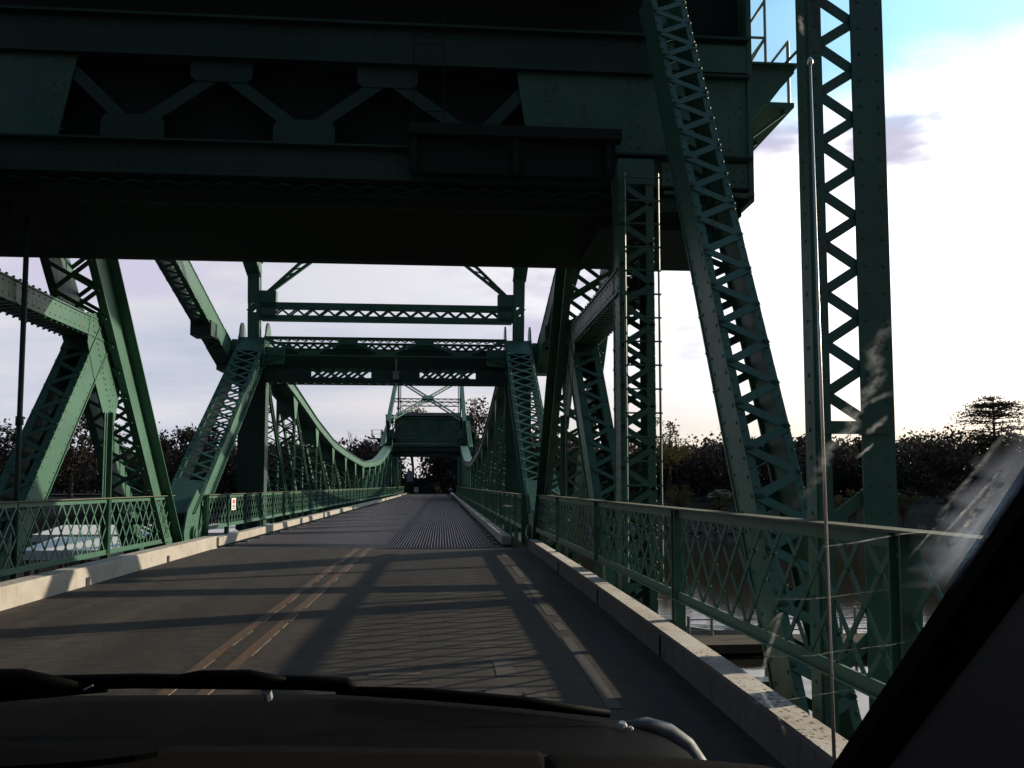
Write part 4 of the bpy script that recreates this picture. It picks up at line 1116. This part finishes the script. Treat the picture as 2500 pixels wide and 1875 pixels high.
sign('diamond_sign', (-.80, 146.2, 0), .46, .46, .42, 'yellow', 'small amber diamond sign under the double arrow sign', diamond=True, art=dot)
sign('amber_sign', (-.18, 147.2, 0), .42, .36, .30, 'yellow', 'small blank amber sign low beside the double arrow sign')
sign('notice_board', (-4.35, 146.8, 0), .70, .84, .68, 'white', 'white notice board with blue lines at the far road edge', art=lines)
sign('notice_sign', (1.5, 147.0, 0), .60, .42, .74, 'white', 'small white sign on a thin post opposite the blue lined board', art=two_lines, pole_h=1.5)
root = empty('sign_panel', (-4.3, 116.0, 0)); tag(root, 'tall pale lavender panel hung at the distant tower, above the shaded road edge', 'panel')
b = MB(); b.box(-.36, .38, -.03, .03, 1.95, 3.28); b.build('sheet', 'lavender', root)
b = MB(); b.box(.12, .19, -.045, -.031, 2.1, 3.2); b.box(-.36, .38, -.06, -.031, 1.72, 1.949); b.build('frame', 'steel_dark', root)
b = MB(); b.box(-.40, -.361, -.05, .05, -.3, 3.3); b.build('post', 'steel', root)

# small warning notice on the leaf railing
root = empty('warning_notice', (CX - 3.86, 24.2, .93)); tag(root, 'small white notice with red heading fixed to the leaf railing behind the laced end post', 'notice')
b = MB(); b.box(0, .006, -.24, .24, -.165, .165); o = b.build('sheet', 'white', root)
b = MB(); b.box(.0065, .008, -.12, .12, .02, .12); b.build('red_mark', 'red', o)
b = MB()
for z in (-.03, -.07, -.11): b.box(.0065, .008, -.15, .15, z - .01, z + .01)
b.build('text_line', 'ink', o)

# ------------------------------------------------------------------ the car the picture is taken from
car = empty('car', (0, 0, 0)); tag(car, 'dark car interior with dashboard, wiper, smeared windshield and radio antenna', 'car')
WY = lambda z: .95 - (z - 1.13) * 1.16
m, n, bs = new_mat('clear_windshield'); m.node_tree.nodes.clear(); n = NT(m.node_tree)
oo = n.n('ShaderNodeOutputMaterial'); tb = n.n('ShaderNodeBsdfTransparent'); tb.inputs[0].default_value = (.96, .97, .965, 1); n.l(tb.outputs[0], oo.inputs[0])
b = MB(); nvec = V3((0, 1, 1.16)).normalized()
b.f.append((0, 1, 2, 3)); b.v += [V3((-1.0, WY(1.10), 1.10)), V3((.50, WY(1.10), 1.10)), V3((.44, WY(1.75), 1.75)), V3((-.95, WY(1.75), 1.75))]
b.build('windshield', m, car)
# dried smears on the glass
def smear_mat(name, dens, c=(.75, .74, .72), lo=.35, hi=.75, sc_=(60, 60, 18)):
    m, n, bs = new_mat(name); m.node_tree.nodes.clear(); n = NT(m.node_tree)
    o_ = n.n('ShaderNodeOutputMaterial'); tr = n.n('ShaderNodeBsdfTransparent'); df = n.n('ShaderNodeBsdfDiffuse'); tl = n.n('ShaderNodeBsdfTranslucent')
    df.inputs[0].default_value = c4(c); tl.inputs[0].default_value = c4(c)
    ad = n.n('ShaderNodeMixShader'); ad.inputs[0].default_value = .75; n.l(df.outputs[0], ad.inputs[1]); n.l(tl.outputs[0], ad.inputs[2])
    at = n.n('ShaderNodeAttribute', attribute_name='soft'); p = coord(n)
    f = n.noise(n.mapping(p, sc_, rot=(0, .12, 0)), 2.0, 6, .6)
    g = n.n('ShaderNodeMapRange'); n.l(f, g.inputs[0]); g.inputs[1].default_value = lo; g.inputs[2].default_value = hi
    al = n.math('MULTIPLY', n.math('MULTIPLY', at.outputs['Fac'], g.outputs[0]), dens, True)
    mx = n.n('ShaderNodeMixShader'); n.l(al, mx.inputs[0]); n.l(tr.outputs[0], mx.inputs[1]); n.l(ad.outputs[0], mx.inputs[2]); n.l(mx.outputs[0], o_.inputs[0])
    return m
SM = {'a': smear_mat('dried_smear', .42), 'b': smear_mat('dried_bright_smear', .75), 'v': smear_mat('dusty_film', .62, (.60, .66, .80), .12, .85, (26, 8, 4))}
def smear(pts, w_, mat, seg=5, taper=True):
    P = []
    for (a, b_), (c_, d_) in zip(pts[:-1], pts[1:]):
        for k in range(seg): f = k / seg; P.append((a + (c_ - a) * f, b_ + (d_ - b_) * f))
    P.append(pts[-1])
    vs, fs, at = [], [], []
    n_ = len(P)
    for i, (x, z) in enumerate(P):
        q0, q1 = P[max(0, i - 1)], P[min(n_ - 1, i + 1)]
        dx, dz = q1[0] - q0[0], (q1[1] - q0[1]) * 1.53; L = math.hypot(dx, dz); nx, nz = -dz / L, dx / L / 1.53
        ww = w_ * (.6 + .4 * math.sin(i * 1.7) ** 2)
        e = min(1, 3 * i / n_, 3 * (n_ - 1 - i) / n_) if taper else 1
        for k, s_ in ((-1, 0), (0, 1), (1, 0)):
            xx, zz = x + nx * k * ww, z + nz * k * ww
            vs.append((xx, WY(zz) + .003, zz + .002)); at.append(s_ * e)
    for i in range(n_ - 1):
        for k in range(2): a = i * 3 + k; fs.append((a, a + 1, a + 4, a + 3))
    me = bpy.data.meshes.new('windshield_smear'); me.from_pydata(vs, [], fs); me.materials.append(SM[mat])
    at_ = me.attributes.new('soft', 'FLOAT', 'POINT'); at_.data.foreach_set('value', at)
    o = bpy.data.objects.new('windshield_smear', me); col.objects.link(o); o.parent = car
for pts, w_, m_2 in (([(.268, 1.575), (.266, 1.555), (.257, 1.529), (.271, 1.512), (.265, 1.504), (.26, 1.496), (.269, 1.486), (.258, 1.471), (.262, 1.453), (.252, 1.43)], .0075, 'a'),
                    ([(.290, 1.507), (.279, 1.505), (.268, 1.499), (.266, 1.488), (.270, 1.483)], .004, 'a'),
                    ([(.279, 1.481), (.289, 1.493)], .0042, 'b'), ([(.281, 1.466), (.289, 1.476)], .0024, 'b'),
                    ([(.284, 1.40), (.314, 1.404), (.347, 1.411), (.381, 1.414)], .0016, 'b'), ([(.263, 1.355), (.302, 1.354), (.321, 1.356), (.368, 1.363)], .0014, 'a'),
                    ([(.278, 1.294), (.336, 1.294), (.351, 1.298), (.403, 1.305), (.44, 1.316)], .0016, 'a'), ([(.299, 1.236), (.335, 1.239), (.369, 1.246), (.398, 1.252)], .0016, 'a'),
                    ([(.277, 1.322), (.285, 1.341), (.292, 1.296), (.3, 1.257), (.342, 1.212), (.36, 1.184)], .0035, 'a'),
                    ([(.366, 1.42), (.374, 1.462), (.376, 1.486)], .0045, 'a'), ([(.378, 1.40), (.386, 1.432), (.392, 1.465)], .0032, 'b'), ([(.365, 1.39), (.374, 1.43)], .0025, 'a'),
                    ([(.412, 1.36), (.404, 1.40), (.402, 1.44), (.405, 1.50)], .042, 'v'), ([(.392, 1.40), (.396, 1.45)], .006, 'b'), ([(.410, 1.385), (.420, 1.42)], .008, 'b'),
                    ([(.042, 1.434), (.05, 1.433)], .0014, 'b'), ([(.154, 1.652), (.158, 1.646)], .0016, 'b')):
    smear(pts, w_, m_2)
# pillar with its rubber edge and trim
A0, A1 = V3((.434, WY(.95), .95)), V3((.413, WY(1.9), 1.9))
PXZ = lambda z: .440 - .0777 * (z - 1.137)
def pil(z, dx, dy): return V3((PXZ(z) + dx, WY(z) + dy, z))
b = MB()
def sweep(b, prof, zs):
    n = len(prof); k0 = len(b.v)
    for z in zs: b.v += [pil(z, dx, dy) for dx, dy in prof]
    for i in range(len(zs) - 1):
        for j in range(n): q = (j + 1) % n; a = k0 + i * n; b.f.append((a + j, a + q, a + n + q, a + n + j))
    b.f.append(tuple(range(k0 + n - 1, k0 - 1, -1))); b.f.append(tuple(range(k0 + (len(zs) - 1) * n, k0 + len(zs) * n)))
zs = [.85 + i * .11 for i in range(10)]
sweep(b, [(.000, .012), (.000, -.014), (.018, -.030), (.034, -.030), (.034, .012)], zs)
pl = MB(); sweep(pl, [(.0345, .02), (.0345, -.034), (.048, -.050), (.12, -.12), (.22, -.20), (.42, -.27), (.46, -.2), (.3, -.02), (.12, .03)], zs)
po = pl.build('windshield_pillar', 'trim', car, True)
b.build('rubber_edge', 'black', po)
# dashboard: flat top, darker lid and raised passenger pod
b = MB()
prof = [(-.95, 1.2145), (-.39, 1.2145), (-.15, 1.209), (.09, 1.199), (.12, 1.185), (.12, 1.02), (-.95, 1.02)]
k = len(b.v)
for y, dz in ((.40, -.02), (.80, .003), (.828, 0), (.84, -.02), (.84, -.2)): b.v += [V3((x, y, z + (dz if i < 5 else 0))) for i, (x, z) in enumerate(prof)]
n_ = len(prof)
for i in range(4):
    for j in range(n_): q = (j + 1) % n_; b.f.append((k + i * n_ + j, k + i * n_ + q, k + (i + 1) * n_ + q, k + (i + 1) * n_ + j))
b.f.append(tuple(range(n_))); b.f.append(tuple(range(5 * n_ - 1, 4 * n_ - 1, -1)))
da = b.build('dashboard', 'dash', car)
b = MB(); b.plate([(-.24 + .16 * (math.cos(i * math.pi / 12) - 1) * 1.0, .80 + .045 * math.sin(i * math.pi / 12), 1.2155) for i in range(24)], ZA, .006)
b.build('speaker_lid', 'black', da)
b = MB(); top = [(.085, 1.195), (.105, 1.2032), (.20, 1.1985), (.30, 1.187), (.372, 1.1745), (.46, 1.150)]
k = len(b.v)
for y, dz in ((.42, -.01), (.78, .001), (.805, 0), (.82, -.006), (.828, -.05)):
    b.v += [V3((x, y, z + dz)) for x, z in top] + [V3((.46, y, 1.0)), V3((.085, y, 1.0))]
n_ = len(top) + 2
for i in range(4):
    for j in range(n_): q = (j + 1) % n_; b.f.append((k + i * n_ + j, k + i * n_ + q, k + (i + 1) * n_ + q, k + (i + 1) * n_ + j))
b.f.append(tuple(range(n_))); b.f.append(tuple(range(5 * n_ - 1, 4 * n_ - 1, -1)))
b.build('dashboard_pod', 'dash', da, True)
b = MB(); b.tube([(.083, .5, 1.188), (.083, .8, 1.199), (.09, .815, 1.197)], .0022, 6); b.build('pod_highlight', 'galv', da)  # pale thread painting the highlight along the pod's rounded edge
# cowl panel at the foot of the glass, and the short bonnet
b = MB()
top = [(-1.2, 1.142), (-.63, 1.150), (-.37, 1.1465), (-.125, 1.143), (.10, 1.119), (.285, 1.0935), (.33, 1.078), (.36, 1.060), (.376, 1.030), (.380, .96)]
k = len(b.v); rows = ((.86, -.03), (.95, -.012), (1.1, -.004), (1.25, .001), (1.30, 0), (1.325, -.012), (1.34, -.05), (1.9, -.35))
for y, dz in rows: b.v += [V3((x, y, z + dz)) for x, z in top]
n_ = len(top)
for i in range(len(rows) - 1):
    for j in range(n_ - 1): b.f.append((k + i * n_ + j, k + i * n_ + j + 1, k + (i + 1) * n_ + j + 1, k + (i + 1) * n_ + j))
cwl = b.build('cowl', 'black', car, True)
b = MB(); b.tube([(.27, 1.27, 1.098), (.305, 1.285, 1.093), (.338, 1.29, 1.078), (.364, 1.285, 1.058), (.380, 1.27, 1.034), (.386, 1.2, .995), (.386, 1.05, .97)], [.004, .012, .017, .018, .017, .014, .01], 12)
b.build('cowl_end', 'shine', cwl, True)
b = MB(); b.rivet((.262, 1.25, 1.103), (0, -.3, 1), .008, 8); b.rivet((.272, 1.24, 1.101), (0, -.3, 1), .005, 8); b.build('fastener', 'galv', cwl)
b = MB()
for i in range(30): x = random.uniform(-.3, .3); b.quadbox(V3((x, random.uniform(.98, 1.02), 1.139 - max(0, x) * .1)), XA * random.uniform(.001, .008), YA * .0015, ZA * .001)
b.build('grit', 'galv', cwl)
b = MB(); b.tube([(-.15, 1.27, 1.156), (-.02, 1.275, 1.147), (.12, 1.28, 1.131), (.25, 1.28, 1.112)], [.006, .009, .009, .006], 8)
b.build('wiper_linkage', 'black', cwl, True)
# wiper parked on the glass
b = MB(); b.tube([(-.75, .88, 1.258), (-.42, .88, 1.2585), (-.30, .88, 1.259), (-.14, .88, 1.2545), (-.093, .88, 1.2515), (-.085, .88, 1.249)], [.007, .0072, .0072, .0072, .007, .004], 10)
wp = b.build('wiper_blade', 'black', car, True)
b = MB(); b.tube([(-.80, .872, 1.262), (-.47, .872, 1.2635), (-.40, .872, 1.264), (-.345, .874, 1.256)], [.012, .0115, .010, .004], 10)
b.tube([(-.27, .876, 1.259), (-.235, .876, 1.2625), (-.19, .876, 1.2625), (-.15, .878, 1.2565)], [.004, .0065, .0065, .004], 10)
b.tube([(-.80, .90, 1.24), (-.45, .90, 1.243), (-.33, .895, 1.25)], [.008, .008, .005], 8)
b.build('wiper_arm', 'black', wp, True)
b = MB(); b.tube([(-.341, .868, 1.254), (-.333, .868, 1.258)], [.0012, .0008], 6); b.build('wiper_clip', 'galv', wp)
b = MB(); b.tube([(-.172, .88, 1.248), (-.172, .89, 1.238)], .005, 8); b.build('wiper_clip', 'galv', wp)
# mast antenna on the wing
b = MB(); b.tube([(.6487, 1.4, .93), (.6418, 1.4, 1.58), (.6365, 1.4, 2.186)], [.0032, .0027, .0020], 10)
an_ = b.build('antenna', 'chrome', car, True)
b = MB(); b.tube([(.6365, 1.4, 2.180), (.6364, 1.4, 2.184), (.6364, 1.4, 2.190), (.6364, 1.4, 2.195)], [.002, .0052, .0052, .002], 10); b.build('antenna_tip', 'chrome', an_, True)
